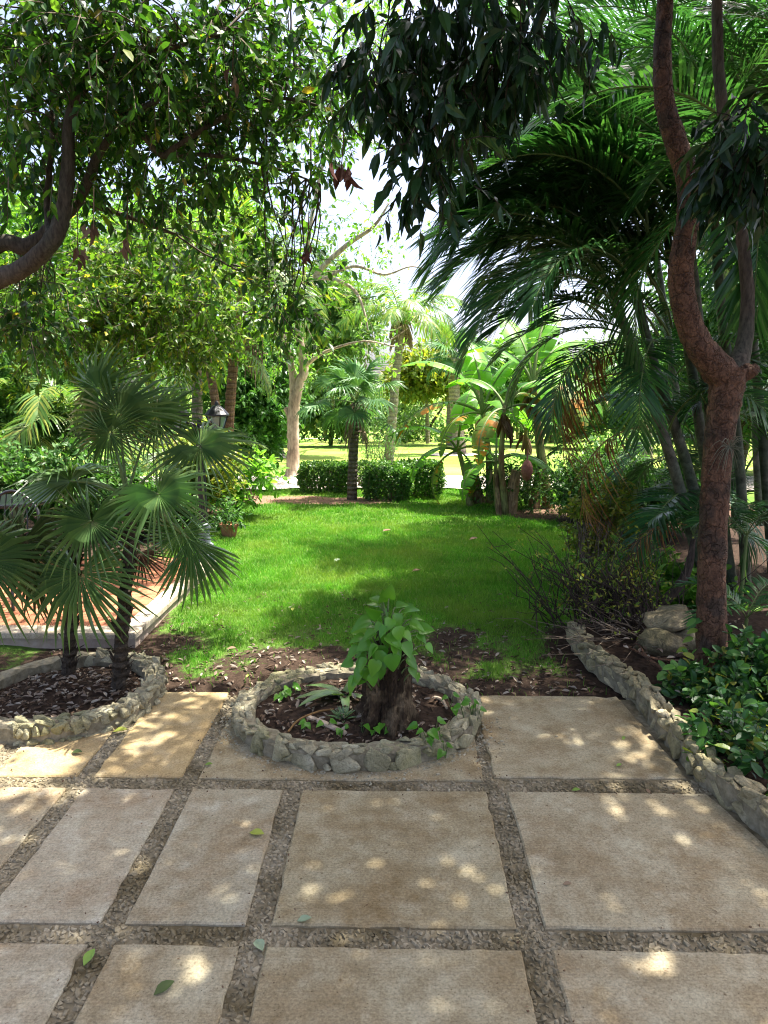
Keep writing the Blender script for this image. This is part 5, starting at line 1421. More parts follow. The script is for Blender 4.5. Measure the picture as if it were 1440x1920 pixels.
# ---------------------------------------------------------------- areca palms on the right
def areca_clump(label, base, stems, fronds, group='areca palms on the right', small=0, dead=()):
    o = thing('areca_palm', label, 'palm', base, group)
    tops = []
    for P, r in stems:
        Ps, rs = smooth_path(P, r, 9)
        part('stem', *tube(Ps, rs * (1 + .05 * (np.arange(len(rs)) % 5 == 0)), 10), MAT['areca_stem'], o, True)
        tops.append(Ps[-1])
    for i, (k, az, tilt, s) in enumerate(fronds):
        t = tops[k % len(tops)]
        put_frond(o, ARECA[i % 4], t, R(az), R(tilt), s, rng.normal(0, .15))
    for p, az, tilt, s in dead: put_frond(o, DEAD_F[rng.integers(2)], p, R(az), R(tilt), s)
    return o
def arecas():
    # first clump: stems leaning left behind the red tree
    Y = 6.6
    def st(pts): return pathpx(pts)
    b = gp(1330, 1080, .1); b[2] = .05
    stems = [st([(1325, 1110, Y, .055), (1270, 900, Y, .05), (1205, 700, Y, .046), (1150, 560, Y - .1, .04)]),
             st([(1345, 1100, Y + .1, .055), (1290, 880, Y + .1, .05), (1225, 680, Y + .1, .045), (1185, 520, Y, .04)]),
             st([(1365, 1100, Y + .2, .055), (1320, 850, Y + .2, .05), (1290, 650, Y + .2, .045), (1250, 440, Y + .2, .038)]),
             st([(1375, 1110, Y, .05), (1345, 900, Y, .046), (1310, 600, Y, .042), (1280, 330, Y, .036)]),
             st([(1400, 1110, Y + .3, .05), (1385, 850, Y + .3, .046), (1350, 550, Y + .3, .042), (1330, 230, Y + .3, .036)])]
    fr = []
    for k in range(5):
        for a in (-100, -75, -50, 60, 10, -25, 110):
            fr.append((k, a + rng.uniform(-12, 12), rng.uniform(-12, 16), rng.uniform(.75, .95)))
    a = areca_clump('dense areca palm clump whose stems lean left behind the red tree', b, stems, fr)
    # long arching fronds that read against the sky and the lawn
    for px, py, az, tilt, s, me in ((1150, 560, -95, 0, .8, 1), (1185, 545, -80, 8, .85, 0), (1170, 600, -112, -12, .8, 1), (1200, 560, -128, -12, .75, 1), (1140, 600, -88, -22, .7, 1), (1180, 500, -65, 12, .85, 0), (1230, 480, -105, 5, .85, 0), (1180, 660, -125, -40, .62, 1), (1235, 650, -150, -45, .6, 3), (1215, 430, -90, 18, .9, 2), (1190, 640, -80, -30, .6, 1)):
        put_frond(a, ARECA[me], at(px, py, Y - .2), R(az), R(tilt), s)
    for k in range(20):
        py = rng.uniform(330, 640)
        put_frond(a, ARECA[k % 4 if py < 480 else k % 2], at(rng.uniform(1170, 1300), py, Y + rng.uniform(-.5, .5)), R(rng.uniform(-122, -58)), R(rng.uniform(-12, 14)), rng.uniform(.85, 1.05), rng.normal(0, .15))
    for px, py, az, tilt, s in ((1185, 650, -95, -30, .62), (1200, 660, -80, -35, .6), (1165, 700, -70, -45, .55), (1215, 800, -80, -45, .62), (1290, 985, -95, -28, .5)):
        put_frond(a, DEAD_F[0], at(px, py, Y - .35), R(az), R(tilt), s)
    for k in range(34):
        put_frond(a, ARECA[k % 4], at(rng.uniform(1230, 1480), rng.uniform(700, 1010), Y + rng.uniform(.1, 1.6)), R(rng.uniform(-170, 170)), R(rng.uniform(-40, 20)), rng.uniform(.45, .75), rng.normal(0, .2))
    for px, py, az, tilt, s in ((1210, 600, -92, -6, .78), (1235, 630, -78, -4, .8), (1190, 640, -104, -14, .72), (1250, 590, -98, 2, .85), (1225, 660, -84, -18, .72), (1260, 640, -112, -10, .7), (1200, 570, -70, 4, .8), (1240, 610, -60, 0, .8)):
        put_frond(a, ARECA[0], at(px, py, Y + .1), R(az), R(tilt), s, rng.normal(0, .12))
    # second clump to the right and behind
    Y2 = 7.6; b2 = gp(1480, 1060, .1)
    stems = [st([(1450 + 30*i, 1080, Y2 + .2*(i % 2), .055), (1430 + 34*i, 820, Y2, .05), (1400 + 40*i, 520, Y2, .045), (1370 + 52*i, 220 - 40*(i % 2), Y2, .038)]) for i in range(5)]
    fr = [(k, a_ + rng.uniform(-15, 15), rng.uniform(-35, 15), rng.uniform(.9, 1.2)) for k in range(5) for a_ in (-110, -70, -40, 170, 80, 0)]
    areca_clump('tall areca palm clump at the right edge of the picture', b2, stems, fr)
    # third clump behind, closing the view
    Y3 = 9.6; b3 = gp(1400, 985, .0)
    stems = [st([(1290 + 45*i, 985, Y3, .055), (1270 + 48*i, 760, Y3, .05), (1230 + 55*i, 480, Y3, .045), (1180 + 65*i, 180 + 60*(i % 2), Y3, .038)]) for i in range(5)]
    fr = [(k, a_ + rng.uniform(-15, 15), rng.uniform(-40, 15), rng.uniform(1.0, 1.3)) for k in range(5) for a_ in (-120, -80, -50, -10, 130, 60)]
    areca_clump('areca palm clump farthest back on the right', b3, stems, fr)
    Y4 = 5.9; b4 = gp(1520, 1150, .1)
    stems = [st([(1500 + 40*i, 1150, Y4, .05), (1490 + 50*i, 900, Y4, .046), (1475 + 55*i, 620, Y4, .042), (1460 + 60*i, 380, Y4, .036)]) for i in range(3)]
    fr = [(k, a_ + rng.uniform(-15, 15), rng.uniform(-45, 10), rng.uniform(.85, 1.05)) for k in range(3) for a_ in (-110, -75, -50, -140, 170, 20, 80)]
    areca_clump('areca palm clump nearest the right edge, stems outside the picture', b4, stems, fr)
    # small seedlings at the foot
    for px, py, Yq, n, s, lab in ((1400, 1160, 5.0, 6, .62, 'young areca seedling with arching leaves by the right edge'), (1400, 1005, 5.9, 5, .7, 'small areca seedling behind the red trunk'), (1300, 1005, 6.4, 5, .8, 'small areca seedling left of the red trunk')):
        p = at(px, py, Yq); g = np.array((p[0], p[1], .1))
        o = thing('areca_seedling', lab, 'palm', g)
        mb = MB(); mb.add(*tube([g, p], [.018, .012], 7)); mbpart('stem', mb, MAT['petiole'], o)
        for k in range(n): put_frond(o, ARECA_S[k % 2], p, R(-180 + 360 * k / n + rng.uniform(-20, 20)), R(rng.uniform(-20, 20)), s * rng.uniform(.85, 1.1))
arecas()

# ================================================================== BANANAS
def banana_leaf_mesh(name, mat, L=1.3, W=.38, e0=60, e1=-55, tears=5, seed=0, fold=.25):
    g = np.random.default_rng(seed); n = 22
    e = np.radians(np.linspace(e0, e1, n)); P = [np.zeros(3)]
    for i in range(n - 1): P.append(P[-1] + L / (n - 1) * np.array((0, math.cos(e[i]), math.sin(e[i]))))
    P = np.array(P); mb = MB()
    mb.add(*tube(P, np.linspace(.022, .004, n), 6), mi=1)
    t = np.linspace(0, 1, n); st = 5
    w = np.where(np.arange(n) < st, 0, np.sin(np.pi * np.clip((np.arange(n) - st) / (n - 1 - st), 0, 1) ** .75) ** .6) * W / 2
    T = norm(np.gradient(P, axis=0)); Nn = np.cross((1., 0, 0), T)
    tear = {s: set(g.choice(np.arange(st + 1, n - 2), tears, False)) for s in (-1, 1)}
    for s in (-1, 1):
        rip = 0; grp = []
        for i in range(st, n - 1):
            r0 = .0; a, b = P[i], P[i + 1]
            hang = g.uniform(.0, .25) if i in tear[s] else rip; rip = hang
            rows = []
            for j in range(4):
                q = j / 3
                for (p, ww, nn, cut) in ((a, w[i], Nn[i], i in tear[s]), (b, w[i+1], Nn[i+1], (i + 1) in tear[s])):
                    sh = (T[i] * .016 * q * (1 if p is a else -1)) if cut else 0
                    rows.append(p + np.array((s * ww * q, 0, 0)) + nn * (fold * ww * q - (fold * 1.6 + hang) * ww * q * q) + sh)
            F = [(2*j, 2*j + 1, 2*j + 3, 2*j + 2) if s > 0 else (2*j + 1, 2*j, 2*j + 2, 2*j + 3) for j in range(3)]
            mb.add(rows, [np.array(F)])
    return mb.mesh(name, [mat, MAT['petiole']], True)
def weldless(me): return me
BAN = [banana_leaf_mesh('leaf', MAT['banana'], 1.25, .34, 55, -50, 4, 1), banana_leaf_mesh('leaf', MAT['banana'], 1.25, .36, 75, 20, 4, 2), banana_leaf_mesh('leaf', MAT['banana_old'], 1.25, .32, 45, -70, 8, 3), banana_leaf_mesh('leaf', MAT['banana'], 1.15, .34, 35, -85, 5, 4)]
def banana(label, px, py, tip, r, leaves, dead=0, group='banana plants at the end of the lawn'):
    b = gp(px, py, GZ); Y = b[1]
    top = at(tip[0], tip[1], Y)
    o = thing('banana_plant', label, 'banana plant', b, group)
    mb = MB(); mb.add(*stube([b - np.array((0, 0, .03)), b + (top - b) * .5 + np.array((rng.normal(0, .03), 0, 0)), top], [r * 1.25, r, r * .6], 10, 6, .03)); mbpart('pseudostem', mb, MAT['banana_stem'], o, True)
    for k, az, tilt, s in leaves: placed('leaf', BAN[k], o, Matrix.Translation(Vector(top - np.array((0, 0, .06)))) @ Matrix.Rotation(-R(az), 4, 'Z') @ Matrix.Rotation(R(tilt), 4, 'X') @ Matrix.Diagonal((s * 1.55, s * 1.35, s * 1.35, 1)))
    if dead:
        n = dead * 2; pos = top - np.array((0, 0, .15)) + rng.normal(0, .04, (n, 3)); d = norm(np.c_[rng.normal(0, .3, n), rng.normal(0, .3, n), -np.ones(n)])
        V, F = scatter(leaf_tpl(.25, (0, .3, .7, 1), None, .5, .1), pos, d, rand_unit(n), rng.uniform(.25, .5, n)); part('dead_leaves', V, F, MAT['dead'], o)
    return o, top
banana('banana plant farthest left with broad leaves arching over the hedge', 882, 948, (858, 838), .055, [(0, -85, 5, .85), (3, -100, -12, .75), (0, -70, -40, .72), (1, 20, 0, .85), (2, -100, -62, .7), (0, 60, -5, .7), (3, 110, -5, .7), (2, 140, -60, .6)])
banana('tall banana plant with a yellowing leaf and an upright new leaf', 918, 945, (905, 770), .06, [(1, -15, 8, 1.0), (0, -80, 24, 1.15), (2, -90, -10, 1.15), (0, 95, 10, .95), (3, 60, 5, .9), (1, 60, 0, .9), (2, -120, -30, .8), (0, 160, -10, .8)], 2)
banana('banana plant in the middle of the clump with drooping leaves', 935, 958, (930, 860), .045, [(0, -60, 10, .7), (3, 60, 0, .8), (1, 10, 0, .75), (0, 120, -20, .75), (3, -120, -20, .7)], 2)
banana('slim banana plant with ragged dry leaves near the palm fronds', 948, 962, (947, 760), .05, [(0, 70, 5, .95), (2, 40, 0, .9), (0, -50, 10, .85), (3, 100, -10, .9), (2, -140, -40, .8), (1, 90, 10, .9)], 4)
banana('thick banana plant at the right end of the clump', 1030, 950, (1000, 720), .075, [(1, 30, 10, 1.1), (0, 60, 20, 1.1), (0, -60, 18, 1.0), (3, 120, 0, 1.0), (1, -30, 5, 1.0), (2, 150, -20, 1.0)], 6)
banana('banana plant behind the dry stumps', 985, 935, (985, 800), .055, [(0, -40, 10, .9), (1, 50, 0, .9), (3, 110, 0, .9), (0, -110, 0, .8)], 3)
def ban_stump(label, px, py, tipx, tipy, r):
    b = gp(px, py, GZ); top = at(tipx, tipy, b[1])
    P, rr = smooth_path([b - np.array((0, 0, .03)), (b + top) / 2, top], [r * 1.25, r, r * .8], 6)
    V, F = tube(P, rr, 12, .06)
    V[-1] -= np.array((0, 0, .06))
    solo('banana_stump', V, F, MAT['banana_dry'], label, 'stump', 'cut banana stumps', loc=b)
ban_stump('cut split banana stump, leftmost and palest of the stumps', 898, 945, 885, 872, .10)
ban_stump('cut banana stump in the middle of the clump, leaning right', 955, 960, 968, 882, .10)
ban_stump('dry banana stump leaning right near the hanging flower', 1000, 950, 1012, 880, .085)
ban_stump('short thin dry banana stump at the right of the clump', 1022, 948, 1030, 900, .05)
ban_stump('slim dry banana stump beside the middle plant', 936, 962, 930, 890, .04)
def flower(px, py, Y, label):
    p = at(px, py, Y)
    o = solo('banana_flower', *lathe([(.002, -.17), (.06, -.12), (.09, -.02), (.085, .06), (.05, .13), (.012, .16), (.010, .32)], 10, p), simple_mat('flower', (.16, .05, .035), (.27, .11, .07), 20, .6), label, 'flower', smooth=True, loc=p)
flower(988, 882, 10.4, 'red brown hanging banana flower low among the stumps')
def under_bananas():
    bl = [blob(925, 905, 12.2, 40, 40, .3), blob(1000, 910, 11.9, 60, 38, .4), blob(960, 900, 12.3, 60, 40, .4)]
    b = gp(965, 935, GZ)
    o = thing('shrub', 'loose pale green shrub growing among the banana stems', 'shrub', b)
    tw = MB(); (V, F), _ = foliage(bl, 90, 6, 8, .06, T_OVAL_LO, .2, .1, .6, tw, twig_r=.003)
    part('foliage', V, F, MAT['leaf_mid'], o)
    st = np.c_[rng.normal(b[0], .4, 30), rng.normal(b[1] + .3, .2, 30), np.full(30, GZ)]; en = st + np.c_[rng.normal(0, .1, 30), rng.normal(0, .1, 30), rng.uniform(.3, .7, 30)]
    twig_strips(tw, np.stack((st, (st + en) / 2, en), 1), .006); mbpart('stems', tw, MAT['twig'], o)
under_bananas()

# ================================================================== MIDDLE DISTANCE
# young fan palm by the hedge
b = gp(660, 938, GZ); Yp = b[1]
P, r = pathpx([(660, 940, Yp, .095), (661, 890, Yp, .09), (664, 830, Yp, .08), (668, 790, Yp, .075), (668, 755, Yp, .07)])
fan_palm('young fan palm with a brown trunk standing before the hedge', b, P, r, MAT['young_trunk'], 15, .62, .46, FAN_FAR, skirt=26, seed=5)
# coconut-like palm behind the hedge
b = ggp(728, 868); Yc = b[1]
P, r = pathpx([(728, 868, Yc, .17), (736, 780, Yc, .14), (743, 700, Yc, .13), (748, 650, Yc, .12), (752, 610, Yc, .16)])
o = feather_palm('tall palm with a pale trunk and ragged crown in the centre', b, P, r, MAT['palm_bark'], COCO, 20, .95, seed=6, e_lo=-20, e_hi=35)
mb = MB()
for k in range(44):
    a = rng.uniform(0, 6.28); q = P[-1] + np.array((0, 0, -rng.uniform(-.1, .6))); L = rng.uniform(.2, .4)
    mb.add(*stube([q, q + np.array((math.cos(a) * .22, math.sin(a) * .22, .05)), q + np.array((math.cos(a) * .36, math.sin(a) * .36, -L))], [.035, .04, .008], 4, 3))
mbpart('dead_skirt', mb, MAT['fibre'], o)

# pale barked tree at the gravel path
def pale_tree():
    b = ggp(549, 897); Y = b[1]; k = Y / F_PX * .85
    limbs = [pathpx([(549, 899, Y, 26*k), (549, 880, Y, 15*k), (550, 830, Y, 13*k), (549, 785, Y, 13*k), (553, 750, Y, 13*k), (562, 715, Y, 11*k), (570, 690, Y, 10*k), (560, 600, Y, 7*k), (590, 520, Y - .3, 6*k), (650, 460, Y - .6, 5*k), (700, 425, Y - .9, 3.5*k), (730, 380, Y - 1, 1.5*k)])]
    limbs.append(pathpx([(549, 790, Y, 9*k), (540, 772, Y, 7*k), (534, 765, Y, 5*k)]))
    limbs.append(pathpx([(552, 740, Y, 10*k), (548, 700, Y, 8*k), (535, 640, Y, 6*k), (500, 560, Y, 5*k), (470, 450, Y, 3*k), (450, 330, Y, 2*k)]))
    limbs.append(pathpx([(590, 520, Y - .3, 5*k), (630, 525, Y - .5, 4*k), (665, 545, Y - .6, 3.4*k), (683, 585, Y - .7, 2.5*k), (690, 620, Y - .8, 1.5*k)]))
    limbs.append(pathpx([(585, 535, Y - .3, 4*k), (660, 500, Y - .6, 3*k), (720, 515, Y - .9, 2.4*k), (770, 500, Y - 1.2, 1.4*k), (810, 510, Y - 1.3, .8*k)]))
    limbs.append(pathpx([(560, 600, Y, 6*k), (575, 470, Y, 4.5*k), (600, 330, Y, 3.4*k), (640, 200, Y, 2.5*k), (690, 90, Y, 1.5*k)]))
    limbs.append(pathpx([(567, 690, Y, 5*k), (610, 660, Y - .5, 3*k), (680, 640, Y - 1, 2*k), (740, 650, Y - 1.4, 1.2*k)]))
    blobs = [blob(520, 600, Y, 70, 90, 1.0), blob(470, 420, Y + .5, 70, 120, 1.0), blob(620, 430, Y, 60, 60, .8, .5), blob(700, 460, Y - .8, 70, 60, .7, .6), blob(600, 650, Y - .5, 70, 50, .8), blob(640, 160, Y, 90, 130, 1.0, 3.0), blob(540, 180, Y, 90, 130, 1.0), blob(745, 615, Y - 1.4, 65, 40, .5), blob(690, 690, Y - 1, 60, 30, .5), blob(700, 40, Y, 60, 60, .8, 1.2), blob(790, 600, Y - 1.4, 60, 30, .5)]
    tree('pale_bark_tree', 'pale trunked tree with sparse light green leaves beside the gravel path', b, limbs, blobs, (MAT['bark_pale'], MAT['leaf_light'], MAT['bark_pale']), 150, 5, 7, .11, T_OVAL_LO, .42, .25, br=170, branch_r=.03, twig_r=.006, twig_len=.35)
pale_tree()

# squat palm trunk behind
b = ggp(521, 857); Ys = b[1]; k = Ys / F_PX
P, r = pathpx([(521, 858, Ys, 14*k), (521, 840, Ys, 11*k), (522, 815, Ys, 10*k), (523, 800, Ys, 10*k), (523, 775, Ys, 9*k)])
fan_palm('squat palm trunk with a dry grey skirt beyond the path', b, P, r, MAT['palm_bark'], 10, .5, .5, FAN_FAR, skirt=50, seed=8)

# dense round tree
def leafy(label, px, pyb, blobs, mat, bark, n, leaf, name='leafy_tree', r=.12, group=None, T=T_OVAL_LO, clump=.5, droop=.25):
    b = ggp(px, pyb); bl = [blob(*q) for q in blobs]
    tip = np.array(bl[0][:3])
    limbs = [([b - np.array((0, 0, .05)), b + (tip - b) * .4 + rng.normal(0, .1, 3) * (1, 1, 0), tip], [r, r * .8, r * .35])]
    for q in bl[1:]: limbs.append(([b + (tip - b) * .5, (b + (tip - b) * .5 + np.array(q[:3])) / 2 + np.array((0, 0, .1)), np.array(q[:3])], [r * .5, r * .4, r * .15]))
    return tree(name, label, b, limbs, bl, (MAT[bark], MAT[mat]), n, 7, 8, leaf, T, clump, droop, group=group, br=60, branch_r=.04, twig=False, twig_len=leaf * 2.6)
leafy('dense dark round tree behind the squat palm', 470, 845, [(480, 740, 19.5, 62, 75, 1.2), (440, 700, 20, 50, 70, 1.0), (500, 690, 20, 45, 45, .9), (470, 800, 19.3, 50, 40, 1.0)], 'leaf_mid', 'bark_dark', 420, .16)
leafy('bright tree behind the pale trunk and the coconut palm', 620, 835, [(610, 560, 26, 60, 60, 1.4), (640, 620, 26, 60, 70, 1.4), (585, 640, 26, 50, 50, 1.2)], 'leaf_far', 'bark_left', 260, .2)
leafy('tall light green tree in the distance behind the left tree', 300, 850, [(250, 520, 20, 160, 150, 2), (420, 500, 21, 90, 150, 2), (120, 640, 18, 120, 90, 1.6), (30, 420, 20, 90, 110, 1.6)], 'leaf_light', 'bark_left', 520, .19, r=.2)
leafy('bushy light green tree low at the far left', 40, 900, [(30, 770, 12.5, 110, 80, 1), (110, 720, 13, 80, 70, .9), (-60, 700, 12, 80, 100, 1)], 'leaf_mid', 'bark_left', 360, .11, r=.09)

# far palms
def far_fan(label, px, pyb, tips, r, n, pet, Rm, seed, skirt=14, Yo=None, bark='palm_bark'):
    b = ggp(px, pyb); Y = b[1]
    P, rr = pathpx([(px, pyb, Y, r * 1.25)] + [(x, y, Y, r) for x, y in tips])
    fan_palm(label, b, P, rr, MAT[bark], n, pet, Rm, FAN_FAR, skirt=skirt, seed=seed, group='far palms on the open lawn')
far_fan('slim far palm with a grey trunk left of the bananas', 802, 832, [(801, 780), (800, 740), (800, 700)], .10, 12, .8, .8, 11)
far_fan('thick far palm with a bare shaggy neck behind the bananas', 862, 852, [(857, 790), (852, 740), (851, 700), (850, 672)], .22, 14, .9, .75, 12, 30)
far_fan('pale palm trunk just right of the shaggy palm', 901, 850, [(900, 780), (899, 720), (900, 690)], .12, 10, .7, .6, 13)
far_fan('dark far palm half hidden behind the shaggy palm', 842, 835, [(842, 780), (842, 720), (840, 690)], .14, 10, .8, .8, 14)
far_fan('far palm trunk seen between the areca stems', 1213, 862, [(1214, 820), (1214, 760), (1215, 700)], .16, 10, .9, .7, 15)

# feather palms at the left, behind the lamp
def lp(label, pts, n, s, seed, mat='palm_bark_red', meshes=None, **kw):
    b = gp(pts[0][0], pts[0][1], GZ); Y = b[1]
    P, r = pathpx([(x, y, Y, q) for x, y, q in pts])
    return feather_palm(label, b, P, r, MAT[mat], meshes or ARECA_SUN, n, s, seed=seed, **kw)
o = lp('feather palm with a red brown trunk and yellow green crown, left of centre', [(425, 925, .12), (428, 850, .105), (430, 780, .10), (436, 700, .095), (440, 640, .10), (445, 590, .09), (455, 545, .07)], 18, 1.0, 21, e_lo=-30, e_hi=35)
mb = MB()
for k in range(60):
    q = at(438, rng.uniform(600, 700), 12.0) + np.array((0, 0, 0)); q[1] = ROOT[o][1]; a = rng.uniform(0, 6.28)
    c = np.array((math.cos(a), math.sin(a), 0)); mb.add(*stube([q + c * .09, q + c * .16 + np.array((0, 0, .02)), q + c * .17 - np.array((0, 0, rng.uniform(.15, .35)))], [.012, .014, .003], 4, 3))
mbpart('peeling_fibre', mb, MAT['fibre'], o)
lp('leaning red brown palm behind the lantern', [(415, 930, .10), (412, 860, .09), (408, 790, .085), (400, 730, .08), (385, 660, .075)], 12, .8, 22, e_lo=-40, e_hi=20)
lp('grey palm trunk rising into the left tree foliage', [(368, 920, .12), (370, 800, .11), (368, 680, .10), (366, 580, .09), (365, 500, .08)], 14, 1.0, 23, 'palm_bark', e_lo=-40, e_hi=30)
lp('low yellow green palm behind the lamp post', [(330, 965, .05), (335, 920, .045), (340, 880, .04)], 14, .55, 24, 'areca_stem', e_lo=-20, e_hi=25)
lp('low bushy palm with golden fronds beside the red trunk', [(410, 950, .05), (412, 910, .045), (412, 870, .04)], 12, .42, 25, 'areca_stem', e_lo=-20, e_hi=25)
lp('feather palm filling the gap between the fan palm leaves', [(150, 960, .06), (150, 880, .055), (145, 800, .05)], 16, .75, 26, 'areca_stem', e_lo=-30, e_hi=25)
lp('feather palm at the far left edge behind the terrace', [(20, 955, .06), (25, 880, .055), (30, 810, .05)], 16, .75, 27, 'areca_stem', e_lo=-30, e_hi=25)

# shrubs along the left of the lawn
def shrub(label, px, py, blobs, mat, n, leaf, T=T_OVAL, stems=16, group=None, twigs=6, lv=8, clump=.16, name='shrub', tr=.003):
    b = gp(px, py, GZ); bl = [blob(*q) for q in blobs]
    o = thing(name, label, 'shrub', b, group)
    tw = MB(); (V, F), cc = foliage(bl, n, twigs, lv, leaf, T, clump, .1, .55, tw, twig_r=tr)
    part('foliage', V, F, MAT[mat], o)
    sel = cc[rng.choice(len(cc), min(stems, len(cc)), False)]
    st = b + np.c_[rng.normal(0, .06, (len(sel), 2)), np.zeros(len(sel))]
    twig_strips(tw, np.stack((st, (st * .45 + sel * .55) + rng.normal(0, .03, (len(sel), 3)), sel), 1), .008)
    mbpart('stems', tw, MAT['twig'], o)
    return o
shrub('bright shrub with lobed leaves behind the drooping fan leaf', 470, 935, [(445, 905, 11.2, 22, 20, .2), (485, 885, 11.2, 18, 10, .15), (505, 878, 11.2, 12, 8, .1)], 'leaf_light', 20, .10, T_ROUND)
shrub('yellow green shrub between the lamp post and the red trunk', 395, 960, [(395, 880, 10.2, 45, 50, .3), (370, 850, 10.3, 40, 40, .3)], 'leaf_yellow', 70, .09)
shrub('low green shrub at the terrace end by the pots', 300, 985, [(290, 940, 9.8, 90, 35, .4), (200, 930, 9.6, 90, 40, .4), (400, 960, 10, 40, 25, .3)], 'leaf_mid', 130, .08)
shrub('green shrub behind the terrace furniture', 80, 985, [(60, 920, 9.8, 110, 50, .5), (-40, 900, 9.5, 90, 60, .5), (170, 890, 10, 80, 50, .5)], 'leaf_mid', 180, .09)

# right hand hedge and the shrubs in front of it
def right_hedge():
    bl = [blob(1085, 905, 11.0, 45, 35, .6), blob(1140, 905, 10.6, 60, 38, .6), blob(1200, 920, 10.2, 60, 40, .6), blob(1260, 930, 9.8, 60, 40, .6), blob(1110, 935, 10.6, 60, 24, .5), blob(1190, 950, 9.9, 70, 30, .5)]
    b = gp(1150, 965, GZ); o = thing('clipped_hedge', 'bright broad hedge on the right beyond the lawn', 'hedge', b, 'clipped hedges at the end of the lawn')
    tw = MB(); (V, F), cc = foliage(bl, 420, 6, 8, .07, T_OVAL, .18, -.1, .4, tw, twig_r=.003); part('foliage', V, F, MAT['leaf_mid'], o)
    st = np.c_[cc[:90, :2] * 1.0, np.full(90, GZ)]; twig_strips(tw, np.stack((st, (st + cc[:90]) / 2 + rng.normal(0, .04, (90, 3)), cc[:90]), 1), .009); mbpart('stems', tw, MAT['twig'], o)
right_hedge()
shrub('upright thin shrub standing behind the right hedge', 1150, 925, [(1150, 860, 12.0, 40, 30, .3), (1125, 845, 12.0, 30, 22, .3), (1180, 850, 12.0, 30, 30, .3)], 'leaf_mid', 40, .08, T_OVAL_LO)
shrub('yellow green curly leaved shrub at the right edge of the lawn', 1095, 1110, [(1092, 958, 7.7, 22, 16, .15), (1100, 1000, 7.7, 24, 14, .15), (1080, 1015, 7.6, 18, 10, .1), (1140, 955, 7.8, 30, 22, .15), (1170, 985, 7.7, 26, 16, .15), (1130, 1030, 7.5, 36, 18, .2), (1160, 920, 7.9, 24, 16, .15)], 'leaf_yellow', 95, .042, T_ROUND, 60, clump=.09, lv=9)
def twiggy():
    b = gp(1150, 1180, .05); o = thing('twiggy_shrub', 'bare tangled twiggy shrub behind the corner of the low wall', 'shrub', b)
    mb = MB(); n = 150
    st = b + np.c_[rng.normal(.0, .24, n), rng.normal(.1, .2, n), np.zeros(n)]
    d = np.c_[rng.normal(-.1, .38, n), rng.normal(0, .3, n), rng.uniform(.5, 1.0, n)]; L = rng.uniform(.35, .95, n)
    P = np.stack([st + d * (L * t)[:, None] + rng.normal(0, .025, (n, 3)) * t for t in np.linspace(0, 1, 6)], 1)
    twig_strips(mb, P, .007)
    m = 420; i = rng.integers(0, n, m); j = rng.integers(1, 5, m); q = P[i, j]
    dd = norm(rand_unit(m) + np.array((0, 0, .7))) * rng.uniform(.08, .3, m)[:, None]
    twig_strips(mb, np.stack((q, q + dd * .5 + rng.normal(0, .012, (m, 3)), q + dd), 1), .0035)
    for k in range(5):                          # thick crooked main stems
        mb.add(*stube([b + np.array((.35 + rng.normal(0, .05), .1, -.02)), b + np.array((.1 + rng.normal(0, .1), .05, .25)), b + np.array((-.15 + rng.normal(0, .2), rng.normal(0, .1), .5))], [.022, .016, .006], 6, 4))
    mbpart('stems', mb, MAT['bark_dark'], o)
    tips = np.concatenate((P[:, -1], q + dd)); tips = tips[rng.random(len(tips)) < .75]; k = len(tips) * 3; pos = np.repeat(tips, 3, 0) + rng.normal(0, .02, (k, 3))
    V, F = scatter(T_OVAL_LO, pos, norm(rand_unit(k) + (0, 0, .3)), norm(rand_unit(k) * .6 + (0, -.2, 1)), rng.uniform(.025, .05, k)); part('foliage', V, F, MAT['leaf_yellow'], o)
    # dead stalks sprawling toward the wall
    n = 60; st = gp(1160, 1190, .12) + np.c_[rng.normal(0, .2, n), rng.normal(-.05, .15, n), rng.uniform(0, .06, n)]; en = st + np.c_[rng.normal(-.15, .25, n), rng.normal(-.05, .2, n), rng.uniform(-.02, .22, n)]
    mb = MB(); twig_strips(mb, np.stack((st, (st + en) / 2 + rng.normal(0, .03, (n, 3)), en), 1), .004); mbpart('dry_stalks', mb, MAT['twig'], o)
twiggy()
def leaning_branch():
    P = [gp(1225, 1150, .12), at(1240, 1135, 5.9), at(1275, 1095, 5.9), at(1292, 1060, 5.95), at(1300, 1010, 6.0)]
    solo('leaning_branch', *stube(P, [.05, .045, .04, .035, .02], 9, 6, .05), MAT['bark_dark'], 'dark curved branch rising behind the boulders', 'branch', loc=P[0])
leaning_branch()
def ground_cover():
    b = gp(1260, 1120, .1); bl = [blob(1240, 1105, 6.6, 70, 22, .5), blob(1180, 1100, 6.9, 70, 20, .5), blob(1290, 1130, 6.4, 40, 20, .4)]
    (V, F), _ = foliage(bl, 120, 5, 7, .085, T_ROUND, .15, -.1, .7)
    solo('ground_cover', V, F, MAT['leaf_light'], 'low leafy ground cover behind the boulders', 'plants', kind='stuff')
ground_cover()

